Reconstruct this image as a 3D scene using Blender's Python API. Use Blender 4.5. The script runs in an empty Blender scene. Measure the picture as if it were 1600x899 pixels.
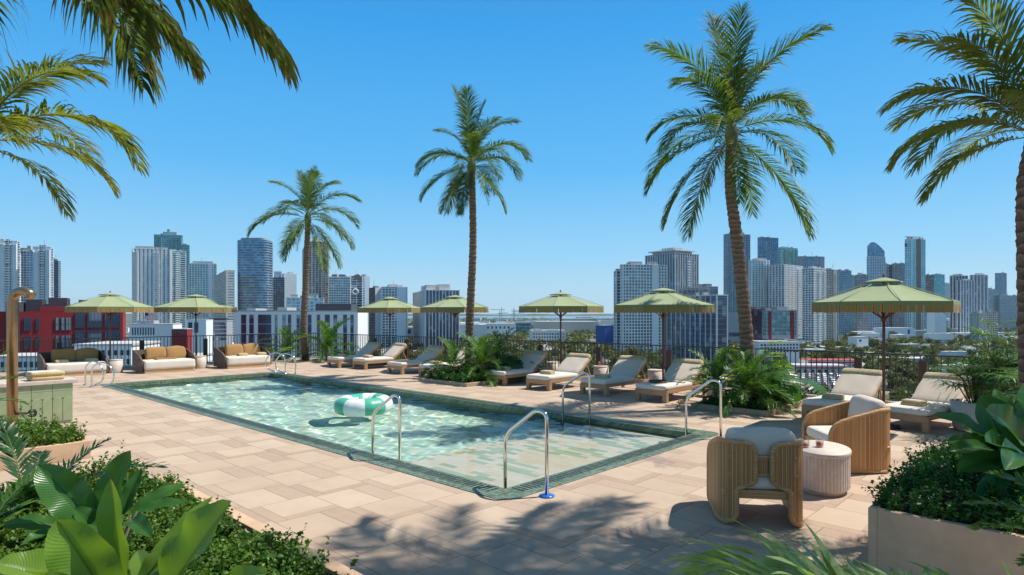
import bpy, math, random
import numpy as np
from mathutils import Vector, Matrix
R = math.radians
PI = math.pi
rng = random.Random(7)
nrg = np.random.default_rng(11)
SC = bpy.context.scene
COL = SC.collection

# ---------------------------------------------------------------- camera, sky, sun, exposure
cam_d = bpy.data.cameras.new('camera')
cam = bpy.data.objects.new('camera', cam_d)
COL.objects.link(cam)
cam.location = (0, 0, 2.0)
cam.rotation_euler = (R(90), 0, 0)
cam_d.sensor_width = 36
cam_d.lens = 22.0
cam_d.shift_y = 39.5 / 1600
cam_d.clip_start = 0.05
cam_d.clip_end = 60000
SC.camera = cam

SUN_AZ = math.atan2(0.968, 0.25)      # from +Y towards +X
SUN_EL = R(57)
world = bpy.data.worlds.new('World')
SC.world = world
world.use_nodes = True
wt = world.node_tree
sky = wt.nodes.new('ShaderNodeTexSky')
sky.sky_type = 'NISHITA'
sky.sun_disc = False
sky.sun_elevation = SUN_EL
sky.sun_rotation = SUN_AZ
sky.altitude = 0
sky.air_density = 1.35
sky.dust_density = 0.25
sky.ozone_density = 3.2
bgn = wt.nodes['Background']
# the clear tropical blue of the day: tint the physical sky by elevation
tcw = wt.nodes.new('ShaderNodeTexCoord'); sxyz = wt.nodes.new('ShaderNodeSeparateXYZ')
wt.links.new(tcw.outputs['Generated'], sxyz.inputs[0])
crw = wt.nodes.new('ShaderNodeValToRGB'); cr_ = crw.color_ramp
stops = [(0.0, (4.3, 6.4, 7.7)), (0.09, (2.5, 5.5, 8.1)), (0.22, (.92, 4.2, 8.0)), (0.42, (.26, 3.0, 7.2)), (.62, (.75, 1.7, 3.2)), (1.0, (1.15, 1.45, 1.9))]
while len(cr_.elements) < len(stops): cr_.elements.new(.5)
for e_, (p_, c_) in zip(cr_.elements, stops):
    e_.position = p_; e_.color = (*[q * .1 for q in c_], 1)
wt.links.new(sxyz.outputs[2], crw.inputs[0])
scl = wt.nodes.new('ShaderNodeVectorMath'); scl.operation = 'SCALE'; scl.inputs['Scale'].default_value = 10.0
wt.links.new(crw.outputs[0], scl.inputs[0])
mxw = wt.nodes.new('ShaderNodeMix'); mxw.data_type = 'RGBA'; mxw.inputs[0].default_value = .9
wt.links.new(sky.outputs[0], mxw.inputs[6]); wt.links.new(scl.outputs[0], mxw.inputs[7])
wt.links.new(mxw.outputs[2], bgn.inputs[0])
bgn.inputs[1].default_value = 0.10

sl = bpy.data.lights.new('sun', 'SUN')
sl.energy = 4.8
sl.angle = R(0.53)
sl.color = (1.0, 0.955, 0.88)
sl.cycles.is_caustics_light = True
sun = bpy.data.objects.new('sun', sl)
COL.objects.link(sun)
sd = Vector((math.sin(SUN_AZ) * math.cos(SUN_EL), math.cos(SUN_AZ) * math.cos(SUN_EL), math.sin(SUN_EL)))
sun.rotation_euler = sd.to_track_quat('Z', 'Y').to_euler()
sun.location = (20, 5, 30)

SC.view_settings.view_transform = 'Standard'
SC.view_settings.look = 'None'
SC.view_settings.exposure = 0.27
SC.view_settings.gamma = 1.0
SC.render.engine = 'CYCLES'
cy = SC.cycles
cy.use_denoising = True
cy.max_bounces = 8
cy.transparent_max_bounces = 24
cy.caustics_reflective = False
cy.caustics_refractive = True
cy.sample_clamp_indirect = 6

# ---------------------------------------------------------------- pixel helper for measured ground plans
F = 978.0; HZ = 489.0; EYE = 2.0
def G(px, py, z=0.0):
    Y = F * (EYE - z) / (py - HZ)
    return Vector(((px - 800) / F * Y, Y, z))
def W(px, py, Y):
    return Vector(((px - 800) / F * Y, Y, EYE - (py - HZ) * Y / F))
N0 = Vector((-0.06, 6.595, 0))
PU = Vector((-0.728, 0.6856, 0)); PV = Vector((0.6856, 0.728, 0))
ROT_POOL = math.atan2(PV.y, PV.x)
def P(a, b, z=0.0):
    v = N0 + PU * a + PV * b
    return Vector((v.x, v.y, z))

# ---------------------------------------------------------------- tagging
def tag(o, label=None, cat=None, group=None, kind=None):
    if label: o['label'] = label
    if cat: o['category'] = cat
    if group: o['group'] = group
    if kind: o['kind'] = kind
    return o
def thing(name, label, cat, loc=(0, 0, 0), rz=0.0, group=None):
    o = bpy.data.objects.new(name, None)
    COL.objects.link(o)
    o.empty_display_size = 0.1
    o.location = loc; o.rotation_euler = (0, 0, rz)
    return tag(o, label, cat, group)
def dup(root, loc=None, rz=None, label=None, scale=None):
    def cp(o, par):
        c = o.copy(); COL.objects.link(c)
        if par: c.parent = par
        for ch in list(o.children): cp(ch, c)
        return c
    r = cp(root, None)
    if loc is not None: r.location = loc
    if rz is not None: r.rotation_euler = (0, 0, rz)
    if label: r['label'] = label
    if scale: r.scale = scale
    return r

# ---------------------------------------------------------------- mesh builder
class MB:
    def __init__(s):
        s.v = []; s.f = []; s.m = []; s.uv = []; s.sm = []; s.at = []
    def add(s, vs, fs, m=0, uv=None, sm=False, at=None):
        o = len(s.v)
        s.v.extend([tuple(x) for x in vs])
        s.at.extend(at if at is not None else [0.0] * len(vs))
        for f in fs:
            s.f.append(tuple(i + o for i in f)); s.m.append(m); s.sm.append(sm)
            for i in f: s.uv.append(uv[i] if uv else (0.0, 0.0))
        return s
    def box(s, c, d, rz=0, m=0, mat=None):
        x, y, z = d[0] / 2, d[1] / 2, d[2] / 2
        vs = [Vector(q) for q in ((-x,-y,-z),(x,-y,-z),(x,y,-z),(-x,y,-z),(-x,-y,z),(x,-y,z),(x,y,z),(-x,y,z))]
        if mat is not None: vs = [mat @ q for q in vs]
        if rz:
            ro = Matrix.Rotation(rz, 3, 'Z'); vs = [ro @ q for q in vs]
        c = Vector(c)
        return s.add([q + c for q in vs], [(0,3,2,1),(4,5,6,7),(0,1,5,4),(1,2,6,5),(2,3,7,6),(3,0,4,7)], m)
    def bar(s, a, b, w, h, m=0):
        a = Vector(a); b = Vector(b); d = b - a; L = d.length
        q = d.to_track_quat('Y', 'Z').to_matrix()
        return s.box((a + b) / 2, (w, L, h), 0, m, q)
    def prism(s, pts, z0, z1, m=0):
        n = len(pts)
        vs = [(p[0], p[1], z0) for p in pts] + [(p[0], p[1], z1) for p in pts]
        fs = [tuple(reversed(range(n))), tuple(range(n, 2 * n))] + [(i, (i + 1) % n, n + (i + 1) % n, n + i) for i in range(n)]
        return s.add(vs, fs, m)
    def tube(s, pts, r, n=8, m=0, cap=True, closed=False):
        pts = [Vector(p) for p in pts]; k = len(pts)
        rs = r if isinstance(r, (list, tuple)) else [r] * k
        vs = []; fs = []; up = None
        for i, p in enumerate(pts):
            if closed: t = pts[(i + 1) % k] - pts[i - 1]
            else: t = pts[min(i + 1, k - 1)] - pts[max(i - 1, 0)]
            t.normalize()
            if up is None:
                up = Vector((0, 0, 1)) if abs(t.z) < .9 else Vector((1, 0, 0))
            sd_ = t.cross(up)
            if sd_.length < 1e-5: sd_ = t.cross(Vector((0, 1, 0)))
            sd_.normalize(); up = sd_.cross(t).normalized()
            for j in range(n):
                a = 2 * PI * j / n
                vs.append(p + (sd_ * math.cos(a) + up * math.sin(a)) * rs[i])
        for i in range(k if closed else k - 1):
            for j in range(n):
                a = i * n + j; b = i * n + (j + 1) % n; i2 = (i + 1) % k
                fs.append((a, b, i2 * n + (j + 1) % n, i2 * n + j))
        if cap and not closed:
            fs.append(tuple(reversed(range(n)))); fs.append(tuple(range((k - 1) * n, k * n)))
        return s.add(vs, fs, m, sm=True)
    def lathe(s, prof, n=24, c=(0, 0, 0), m=0, sx=1, sy=1, sm=True, flute=None):
        vs = []; fs = []; k = len(prof)
        for (r, z) in prof:
            for j in range(n):
                a = 2 * PI * j / n
                rr = r * (flute(j) if flute else 1)
                vs.append((c[0] + rr * math.cos(a) * sx, c[1] + rr * math.sin(a) * sy, c[2] + z))
        for i in range(k - 1):
            for j in range(n):
                fs.append((i * n + j, i * n + (j + 1) % n, (i + 1) * n + (j + 1) % n, (i + 1) * n + j))
        if prof[0][0] > 1e-4: fs.append(tuple(reversed(range(n))))
        if prof[-1][0] > 1e-4: fs.append(tuple(range((k - 1) * n, k * n)))
        return s.add(vs, fs, m, sm=sm)
    def cushion(s, c, d, r=0.04, puff=0.0, n=8, m=0, mat=None, seed=0, wob=0.004):
        hx, hy, hz = d[0] / 2, d[1] / 2, d[2] / 2
        r = min(r, hx, hy, hz)
        rr = random.Random(seed)
        ph = [rr.uniform(0, 6) for _ in range(6)]
        def axis(h):
            e = [-h, -h + r * .3, -h + r]
            mid = [(-h + r) + (2 * h - 2 * r) * i / n for i in range(1, n)]
            return e + mid + [h - r, h - r * .3, h]
        ax = [axis(hx), axis(hy), axis(hz) if hz > r * 1.05 else [-hz, -hz * .5, 0, hz * .5, hz]]
        for fx in range(3):
            u, w = (fx + 1) % 3, (fx + 2) % 3
            for sg in (-1, 1):
                A, B = ax[u], ax[w]; vs = []
                for q in A:
                    for t in B:
                        p = [0, 0, 0]; p[fx] = sg * (hx, hy, hz)[fx]; p[u] = q; p[w] = t
                        inn = [max(-(h - r), min(h - r, v)) for v, h in zip(p, (hx, hy, hz))]
                        dd = Vector(p) - Vector(inn)
                        if dd.length > 1e-9: p = Vector(inn) + dd.normalized() * r
                        p = Vector(p)
                        gx = math.cos(p.x / hx * PI / 2 * .98); gy = math.cos(p.y / hy * PI / 2 * .98); gz = math.cos(p.z / hz * PI / 2 * .98)
                        p.z += (1 if p.z > 0 else -1) * puff * max(0, gx) ** .6 * max(0, gy) ** .6 * min(1, abs(p.z) / hz)
                        p.y += (1 if p.y > 0 else -1) * puff * .5 * max(0, gx) ** .6 * max(0, gz) * min(1, abs(p.y) / hy)
                        p.x += (1 if p.x > 0 else -1) * puff * .5 * max(0, gy) ** .6 * max(0, gz) * min(1, abs(p.x) / hx)
                        p.z += wob * math.sin(p.x * 13 + ph[0]) * math.sin(p.y * 11 + ph[1])
                        p.x += wob * math.sin(p.y * 17 + ph[2] + p.z * 9)
                        if mat is not None: p = mat @ p
                        vs.append(p + Vector(c))
                nb = len(B); fs = []
                for i in range(len(A) - 1):
                    for j in range(nb - 1):
                        q4 = (i * nb + j, (i + 1) * nb + j, (i + 1) * nb + j + 1, i * nb + j + 1)
                        fs.append(q4 if sg > 0 else q4[::-1])
                s.add(vs, fs, m, sm=True)
        return s
    def build(s, name, mats, parent=None, bevel=0, loc=None, rz=None):
        me = bpy.data.meshes.new(name)
        me.from_pydata(s.v, [], s.f)
        if not isinstance(mats, (list, tuple)): mats = [mats]
        for q in mats: me.materials.append(q)
        me.polygons.foreach_set('material_index', s.m)
        me.polygons.foreach_set('use_smooth', s.sm)
        ul = me.uv_layers.new(name='UVMap')
        ul.data.foreach_set('uv', [x for q in s.uv for x in q])
        if any(s.at):
            at = me.attributes.new('tip', 'FLOAT', 'POINT')
            at.data.foreach_set('value', s.at)
        me.update()
        o = bpy.data.objects.new(name, me)
        COL.objects.link(o)
        if parent: o.parent = parent
        if loc is not None: o.location = loc
        if rz is not None: o.rotation_euler = (0, 0, rz)
        if bevel:
            b = o.modifiers.new('bevel', 'BEVEL'); b.width = bevel; b.segments = 2; b.limit_method = 'ANGLE'
        return o
def weld(o, d=1e-4):
    w = o.modifiers.new('weld', 'WELD'); w.merge_threshold = d
    return o

# ---------------------------------------------------------------- node expression helper
class S:
    """a socket wrapped so that node maths can be written as plain maths"""
    nt = None
    def __init__(s, k): s.k = k
    @staticmethod
    def op(o, a, b=None, c=None):
        n = S.nt.nodes.new('ShaderNodeMath'); n.operation = o
        for i, x in enumerate((a, b, c)):
            if x is None: continue
            if isinstance(x, S): S.nt.links.new(x.k, n.inputs[i])
            else: n.inputs[i].default_value = x
        return S(n.outputs[0])
    def __add__(a, b): return S.op('ADD', a, b)
    def __radd__(a, b): return S.op('ADD', a, b)
    def __sub__(a, b): return S.op('SUBTRACT', a, b)
    def __rsub__(a, b): return S.op('SUBTRACT', b, a)
    def __mul__(a, b): return S.op('MULTIPLY', a, b)
    def __rmul__(a, b): return S.op('MULTIPLY', a, b)
    def __truediv__(a, b): return S.op('DIVIDE', a, b)
    def __lt__(a, b): return S.op('LESS_THAN', a, b)
    def __gt__(a, b): return S.op('GREATER_THAN', a, b)
    def floor(a): return S.op('FLOOR', a)
    def frac(a): return S.op('FRACT', a)
    def mx(a, b): return S.op('MAXIMUM', a, b)
    def mn(a, b): return S.op('MINIMUM', a, b)
    def sin(a): return S.op('SINE', a)
    def mod(a, b): return S.op('FLOORED_MODULO', a, b)
    def abs(a): return S.op('ABSOLUTE', a)
    def pw(a, b): return S.op('POWER', a, b)

def newmat(name):
    m = bpy.data.materials.new(name); m.use_nodes = True
    S.nt = m.node_tree
    return m, m.node_tree, m.node_tree.nodes['Principled BSDF']
def nd(nt, t, **kw):
    n = nt.nodes.new(t)
    for k, v in kw.items():
        if k.startswith('i_'): n.inputs[k[2:].replace('_', ' ')].default_value = v
        else: setattr(n, k, v)
    return n
def coords(nt, kind='Object'):
    return nt.nodes.new('ShaderNodeTexCoord').outputs[kind]
def xyz(nt, sock):
    n = nt.nodes.new('ShaderNodeSeparateXYZ'); nt.links.new(sock, n.inputs[0])
    return S(n.outputs[0]), S(n.outputs[1]), S(n.outputs[2])
def comb(nt, x, y, z=0.0):
    n = nt.nodes.new('ShaderNodeCombineXYZ')
    for i, q in enumerate((x, y, z)):
        if isinstance(q, S): nt.links.new(q.k, n.inputs[i])
        else: n.inputs[i].default_value = q
    return n.outputs[0]
def noise(nt, co, scale, detail=3, rough=.55, dist=0):
    n = nd(nt, 'ShaderNodeTexNoise'); n.inputs['Scale'].default_value = scale
    n.inputs['Detail'].default_value = detail; n.inputs['Roughness'].default_value = rough; n.inputs['Distortion'].default_value = dist
    if co is not None: nt.links.new(co, n.inputs['Vector'])
    return S(n.outputs[0])
def white(nt, co):
    n = nt.nodes.new('ShaderNodeTexWhiteNoise'); n.noise_dimensions = '3D'
    nt.links.new(co, n.inputs['Vector']); return S(n.outputs[0])
def ramp(nt, fac, stops, interp='LINEAR'):
    n = nt.nodes.new('ShaderNodeValToRGB'); n.color_ramp.interpolation = interp
    cr = n.color_ramp
    while len(cr.elements) < len(stops): cr.elements.new(0.5)
    for e, (p, c) in zip(cr.elements, stops):
        e.position = p; e.color = (c[0], c[1], c[2], 1)
    nt.links.new(fac.k if isinstance(fac, S) else fac, n.inputs[0])
    return n.outputs[0]
def mix(nt, fac, a, b, mode='MIX'):
    n = nt.nodes.new('ShaderNodeMix'); n.data_type = 'RGBA'; n.blend_type = mode
    for i, q in ((0, fac), (6, a), (7, b)):
        if isinstance(q, S): q = q.k
        if isinstance(q, (int, float)): n.inputs[i].default_value = q
        elif isinstance(q, tuple): n.inputs[i].default_value = (q[0], q[1], q[2], 1)
        else: nt.links.new(q, n.inputs[i])
    return n.outputs[2]
def bump(nt, bs, h, strength=.3, dist=.01):
    n = nt.nodes.new('ShaderNodeBump'); n.inputs['Strength'].default_value = strength; n.inputs['Distance'].default_value = dist
    nt.links.new(h.k if isinstance(h, S) else h, n.inputs['Height'])
    nt.links.new(n.outputs[0], bs.inputs['Normal'])
def plain(name, col, rough=.6, var=.15, scale=6, metal=0, bmp=0, bscale=60, kind='Object', spec=None):
    m, nt, bs = newmat(name)
    co = coords(nt, kind)
    f = noise(nt, co, scale, 5, .6)
    a = tuple(c * (1 - var) for c in col); b = tuple(min(1, c * (1 + var)) for c in col)
    nt.links.new(ramp(nt, f, [(.3, a), (.7, b)]), bs.inputs['Base Color'])
    bs.inputs['Roughness'].default_value = rough; bs.inputs['Metallic'].default_value = metal
    if spec is not None: bs.inputs['Specular IOR Level'].default_value = spec
    if bmp: bump(nt, bs, noise(nt, co, bscale, 4, .6), bmp, .01)
    return m
# ================================================================ materials
M = {}
def m_deck():
    m, nt, bs = newmat('stone paving')
    co = coords(nt); x, y, z = xyz(nt, co)
    x = x + 40 * .69 - .10; y = y + 124.0
    row = (x / .69).floor(); fx = x - row * .69
    ay = y + row.mod(2) * .62 + row.mod(3) * .11
    cell = (ay / 1.24).floor(); fy = ay - cell * 1.24
    A = fy < .64
    strip = (A * (fx > .455)).mx((1 - A) * (fx < .13)).mx((fy > .64) * (fy < .76))
    seg = A * 2 + strip
    wn = white(nt, comb(nt, row * 1.37, cell * 2.11, seg * 3.3))
    j = (fx < .007).mx(fy < .006).mx(((fy - .64).abs() < .004)).mx(A * ((fx - .455).abs() < .004)).mx((1 - A) * ((fx - .13).abs() < .003))
    fine = noise(nt, co, 90, 3, .7); mid = noise(nt, co, 9, 5, .65); big = noise(nt, co, 1.1, 4, .6)
    smooth_c = ramp(nt, (wn * .75 + mid * .25), [(0.1, (.505, .385, .28)), (.5, (.54, .415, .305)), (.95, (.58, .455, .34))])
    rough_c = ramp(nt, (wn * .15 + fine * .6 + mid * .25), [(.22, (.30, .21, .15)), (.5, (.47, .35, .255)), (.78, (.59, .455, .34))])
    c = mix(nt, strip, smooth_c, rough_c)
    spk = S(ramp(nt, noise(nt, co, 140, 2, .8), [(.30, (1, 1, 1)), (.42, (0, 0, 0))]))
    c = mix(nt, spk * .45, c, (.30, .21, .16))
    drt = S(ramp(nt, noise(nt, co, 2.7, 6, .72, .3), [(.48, (0, 0, 0)), (.72, (1, 1, 1))]))
    c = mix(nt, drt * .28, c, (.37, .28, .22))
    c = mix(nt, j * .85, c, (.16, .11, .085))
    st = S(ramp(nt, big + mid * .25, [(.45, (0, 0, 0)), (.8, (1, 1, 1))]))
    c = mix(nt, st * .3, c, (.36, .26, .20))
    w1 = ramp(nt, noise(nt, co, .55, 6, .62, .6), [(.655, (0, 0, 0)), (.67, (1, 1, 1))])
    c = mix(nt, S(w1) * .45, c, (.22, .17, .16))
    nt.links.new(c, bs.inputs['Base Color'])
    bs.inputs['Roughness'].default_value = .78
    bs.inputs['Specular IOR Level'].default_value = .1
    bump(nt, bs, fine * (strip * .8 + .15) - j * 1.2 + mid * .2, .45, .006)
    return m
M['deck'] = m_deck()
def m_tiles(name, w, h, cols, grout, rough=.25, joint=.08, off=.5, kind='Object', swap=False, bmp=.4, dark=None):
    m, nt, bs = newmat(name)
    co = coords(nt, kind); x, y, z = xyz(nt, co)
    if swap: x, y = y, x
    x = x + 200.0; y = y + 200.0 + z * 1.0
    row = (y / h).floor(); fy = y / h - row
    ax = x / w + row * off; c_ = ax.floor(); fx = ax - c_
    wn = white(nt, comb(nt, row * 1.7, c_ * 2.3, 1.0))
    n = len(cols)
    st = [((i + .0) / n, c) for i, c in enumerate(cols)]
    col = ramp(nt, wn, st, 'CONSTANT')
    col = mix(nt, noise(nt, co, 14, 4) * .5, col, tuple(c * .8 for c in cols[0]))
    j = (fx < joint * h / w).mx(fy < joint)
    nt.links.new(mix(nt, j, col, grout), bs.inputs['Base Color'])
    bs.inputs['Roughness'].default_value = rough
    bump(nt, bs, 1 - j, bmp, .004)
    return m
gr1 = [(.14, .19, .105), (.20, .255, .15), (.27, .32, .195), (.11, .15, .085), (.22, .275, .165)]
M['coping'] = m_tiles('green mosaic coping', .05, .05, gr1, (.03, .05, .035), .4, .16, 0)
M['poolwall'] = m_tiles('green pool wall mosaic', .034, .034, [(.055, .12, .075), (.08, .16, .105), (.11, .195, .13)], (.03, .05, .04), .3, .12, 0)
M['shelf'] = m_tiles('cream and green shelf tile', .32, .105, [(.90, .74, .58), (.92, .79, .64), (.84, .70, .54), (.36, .50, .32), (.91, .76, .60), (.46, .58, .40)], (.6, .52, .40), .35, .04, .38, swap=True)
M['floor'] = m_tiles('pale pool floor tile', .30, .085, [(.62, .82, .66), (.82, .91, .76), (.50, .74, .56), (.90, .91, .68), (.72, .87, .72)], (.6, .64, .5), .35, .04, .38, swap=True)
def m_water():
    m, nt, bs = newmat('pool water')
    nt.nodes.remove(bs)
    out = nt.nodes['Material Output']
    g = nd(nt, 'ShaderNodeBsdfRefraction'); g.inputs['IOR'].default_value = 1.33; g.inputs['Roughness'].default_value = 0
    g.inputs['Color'].default_value = (.94, 1, .985, 1)
    gl = nd(nt, 'ShaderNodeBsdfGlossy'); gl.inputs['Roughness'].default_value = 0
    fr = nd(nt, 'ShaderNodeFresnel'); fr.inputs['IOR'].default_value = 1.17
    m2 = nd(nt, 'ShaderNodeMixShader')
    nt.links.new((S(fr.outputs[0]) * .7).k, m2.inputs[0]); nt.links.new(g.outputs[0], m2.inputs[1]); nt.links.new(gl.outputs[0], m2.inputs[2])
    nt.links.new(m2.outputs[0], out.inputs[0])
    return m
M['water'] = m_water()
def m_wood(name, c1, c2, sc=(6, 60, 60), rough=.5):
    m, nt, bs = newmat(name)
    co = coords(nt); mp = nd(nt, 'ShaderNodeMapping'); mp.inputs['Scale'].default_value = sc
    nt.links.new(co, mp.inputs[0])
    f = noise(nt, mp.outputs[0], 1, 5, .6, .6)
    nt.links.new(ramp(nt, f, [(.3, c1), (.7, c2)]), bs.inputs['Base Color'])
    bs.inputs['Roughness'].default_value = rough
    bump(nt, bs, f, .2, .003)
    return m
M['teak'] = m_wood('oiled teak', (.36, .19, .085), (.52, .30, .145))
M['pale_wood'] = m_wood('pale timber', (.50, .31, .15), (.62, .42, .22))
M['pole'] = m_wood('stained timber pole', (.11, .045, .025), (.19, .08, .045), (60, 60, 4))
def m_fabric(name, col, var=.06, rough=.9, weave=900, bs_=.15):
    m, nt, bs = newmat(name)
    co = coords(nt)
    f = noise(nt, co, 4, 4); w = noise(nt, co, weave, 1)
    a = tuple(c * (1 - var) for c in col); b = tuple(min(1, c * (1 + var)) for c in col)
    nt.links.new(ramp(nt, f * .6 + w * .4, [(.3, a), (.7, b)]), bs.inputs['Base Color'])
    bs.inputs['Roughness'].default_value = rough; bs.inputs['Specular IOR Level'].default_value = .15
    bs.inputs['Sheen Weight'].default_value = .15
    bump(nt, bs, w * .4 + f, bs_, .01)
    return m
M['cream'] = m_fabric('cream cushion fabric', (.74, .66, .56))
M['linen'] = m_fabric('greige linen fabric', (.66, .55, .45))
M['mustard'] = m_fabric('mustard fabric', (.38, .215, .08), .12)
M['canopy'] = m_fabric('sage green canvas', (.32, .365, .195), .05)
M['valance'] = m_fabric('green canvas valance', (.19, .235, .10), .08)
M['orange'] = m_fabric('orange trim', (.60, .20, .05), .1)
def m_reed(name, c1, c2, dens=55, kind='UV', axis=0, bmp=.8):
    m, nt, bs = newmat(name)
    co = coords(nt, kind); q = xyz(nt, co)
    u = q[axis] * dens
    cell = u.floor(); f = u.frac() - .5
    prof = 1 - (f * f) * 4
    wn = white(nt, comb(nt, cell, 0.0, 0.0))
    fi = noise(nt, co, 30, 4, .7)
    c = ramp(nt, wn * .6 + fi * .4, [(.15, c1), (.5, tuple((a + b) / 2 for a, b in zip(c1, c2))), (.9, c2)])
    c = mix(nt, (prof < .32) * .75, c, tuple(v * .3 for v in c1))
    nt.links.new(c, bs.inputs['Base Color'])
    bs.inputs['Roughness'].default_value = .5
    bump(nt, bs, prof, bmp, .008)
    return m
M['reed'] = m_reed('rattan reed', (.44, .185, .06), (.78, .41, .15), 62)
M['rattan'] = m_reed('wrapped rattan rim', (.52, .26, .09), (.74, .43, .18), 70, 'Object', 2, .5)
M['straw'] = m_reed('straw weave', (.60, .43, .20), (.82, .65, .38), 90, 'Object', 0, .9)
M['towel'] = m_fabric('straw coloured towel', (.54, .40, .20), .35, .95, 160, .8)
M['brownweave'] = m_reed('brown woven cord', (.10, .055, .035), (.17, .10, .065), 70, 'Object', 2, .6)
M['travertine'] = plain('pale travertine', (.60, .50, .42), .6, .12, 12, 0, .25, 60)
M['plaster'] = plain('beige concrete', (.60, .40, .25), .85, .16, 3.5, 0, .25, 40)
M['kerb'] = plain('sandy stone kerb', (.40, .30, .20), .85, .2, 7, 0, .5, 40)
M['steel'] = plain('polished steel', (.75, .76, .77), .13, .02, 3, 1)
M['bronze'] = plain('brushed bronze', (.42, .28, .17), .34, .08, 8, .9)
M['black'] = plain('black metal', (.02, .02, .022), .4, .1)
M['fence'] = plain('dark brown metal', (.045, .032, .026), .45, .15, 20)
M['post'] = m_wood('brown timber post', (.055, .03, .02), (.10, .055, .035), (50, 50, 5))
M['blue_plate'] = plain('blue plastic film', (.02, .14, .55), .3, .05)
M['float_green'] = plain('green vinyl', (.10, .46, .29), .28, .04, 5, 0, .15, 25)
M['float_white'] = plain('white vinyl', (.82, .83, .80), .28, .02, 5, 0, .15, 25)
M['soil'] = plain('dark soil', (.045, .028, .018), .95, .4, 30, 0, .8, 60)
M['ltile'] = plain('pale green glazed tile', (.33, .38, .215), .28, .12, 5)
M['grout'] = plain('tile grout', (.44, .47, .32), .8, .1)
M['trunk'] = None
def m_trunk():
    m, nt, bs = newmat('palm bark')
    co = coords(nt); x, y, z = xyz(nt, co)
    n1 = noise(nt, co, 5, 4); n2 = noise(nt, co, 40, 4, .7)
    r = ((z * 9.5 + n1 * 1.6).frac())
    nt.links.new(ramp(nt, r * .45 + n2 * .55, [(.2, (.085, .05, .032)), (.5, (.21, .13, .085)), (.8, (.34, .24, .165))]), bs.inputs['Base Color'])
    bs.inputs['Roughness'].default_value = .9
    bump(nt, bs, r + n2, .9, .02)
    return m
M['trunk'] = m_trunk()
M['bark'] = plain('tree bark', (.12, .085, .06), .9, .3, 10)
def m_leaf(name, c1, c2, tipc, trans=.35, rough=.42, nsc=2.5, vein=0, ao=None):
    m, nt, bs = newmat(name)
    out = nt.nodes['Material Output']
    co = coords(nt)
    at = nd(nt, 'ShaderNodeAttribute', attribute_name='tip')
    f = noise(nt, co, nsc, 4, .6)
    c = ramp(nt, f, [(.32, c1), (.68, c2)])
    if tipc:
        t = ramp(nt, S(at.outputs['Fac']) + (noise(nt, co, 7, 3) - .5) * .55, [(.62, (0, 0, 0)), (1.0, (1, 1, 1))])
        c = mix(nt, t, c, tipc)
    if vein:
        uv = coords(nt, 'UV'); u, v, _ = xyz(nt, uv)
        w = ((v * vein + (u - .5).abs() * -9.0) * 6.28).sin()
        c = mix(nt, (w > .8) * .08, c, tuple(q * 1.6 for q in c2))
        mid = (u - .5).abs() < .018
        c = mix(nt, mid * .6, c, tuple(q * .55 for q in c1))
        bump(nt, bs, w * .35 + noise(nt, co, 30, 3) * .4, .2, .004)
    nt.links.new(c, bs.inputs['Base Color'])
    bs.inputs['Roughness'].default_value = rough
    bs.inputs['Specular IOR Level'].default_value = .3
    tl = nd(nt, 'ShaderNodeBsdfTranslucent')
    c2_ = mix(nt, 1.0, c, (1.5, 1.45, .55), 'MULTIPLY')
    nt.links.new(c2_, tl.inputs[0])
    ms = nd(nt, 'ShaderNodeMixShader'); ms.inputs[0].default_value = trans
    nt.links.new(bs.outputs[0], ms.inputs[1]); nt.links.new(tl.outputs[0], ms.inputs[2])
    nt.links.new(ms.outputs[0], out.inputs[0])
    return m
M['frond'] = m_leaf('palm frond', (.05, .105, .018), (.14, .23, .04), (.28, .27, .07), .36, .5)
M['frond_y'] = m_leaf('yellow green palm frond', (.11, .145, .035), (.24, .29, .07), (.26, .15, .055), .48, .5)  # paler, yellower leaf green than the other fronds
M['frond_d'] = m_leaf('dark palm frond', (.05, .085, .022), (.13, .19, .04), (.22, .12, .04), .4, .5, 3.5)
M['rachis'] = plain('frond stem', (.13, .14, .045), .5, .3, 6)
M['fern'] = m_leaf('fern palm leaf', (.04, .115, .02), (.11, .23, .035), (.16, .24, .05), .3, .4)
M['areca'] = m_leaf('areca palm leaf', (.16, .28, .08), (.30, .42, .14), (.30, .36, .12), .35, .38)
M['dead'] = m_leaf('dead palm frond', (.16, .095, .045), (.30, .20, .10), None, .2, .7)
M['fern_d'] = m_leaf('deep green fern palm leaf', (.015, .055, .02), (.04, .11, .03), None, .25, .35)
M['broad'] = m_leaf('broad leaf', (.12, .22, .03), (.20, .33, .05), None, .42, .33, 3, 26)
M['broad_d'] = m_leaf('deep green and shaded broad leaf', (.035, .115, .025), (.075, .19, .04), None, .3, .28, 3, 26)  # deep green leaves; doubles as the shaded tone of the rear left plant
M['cover'] = m_leaf('small cover leaves', (.055, .125, .018), (.16, .26, .04), None, .3, .4, 9)
M['cover_d'] = m_leaf('deep green cover leaves', (.03, .095, .02), (.085, .20, .035), None, .25, .35, 9)
M['citytree'] = m_leaf('tree foliage', (.06, .085, .02), (.15, .17, .045), None, .2, .6, .12)
M['citytree2'] = m_leaf('olive tree foliage', (.09, .10, .025), (.20, .19, .05), None, .2, .6, .12)
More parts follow.
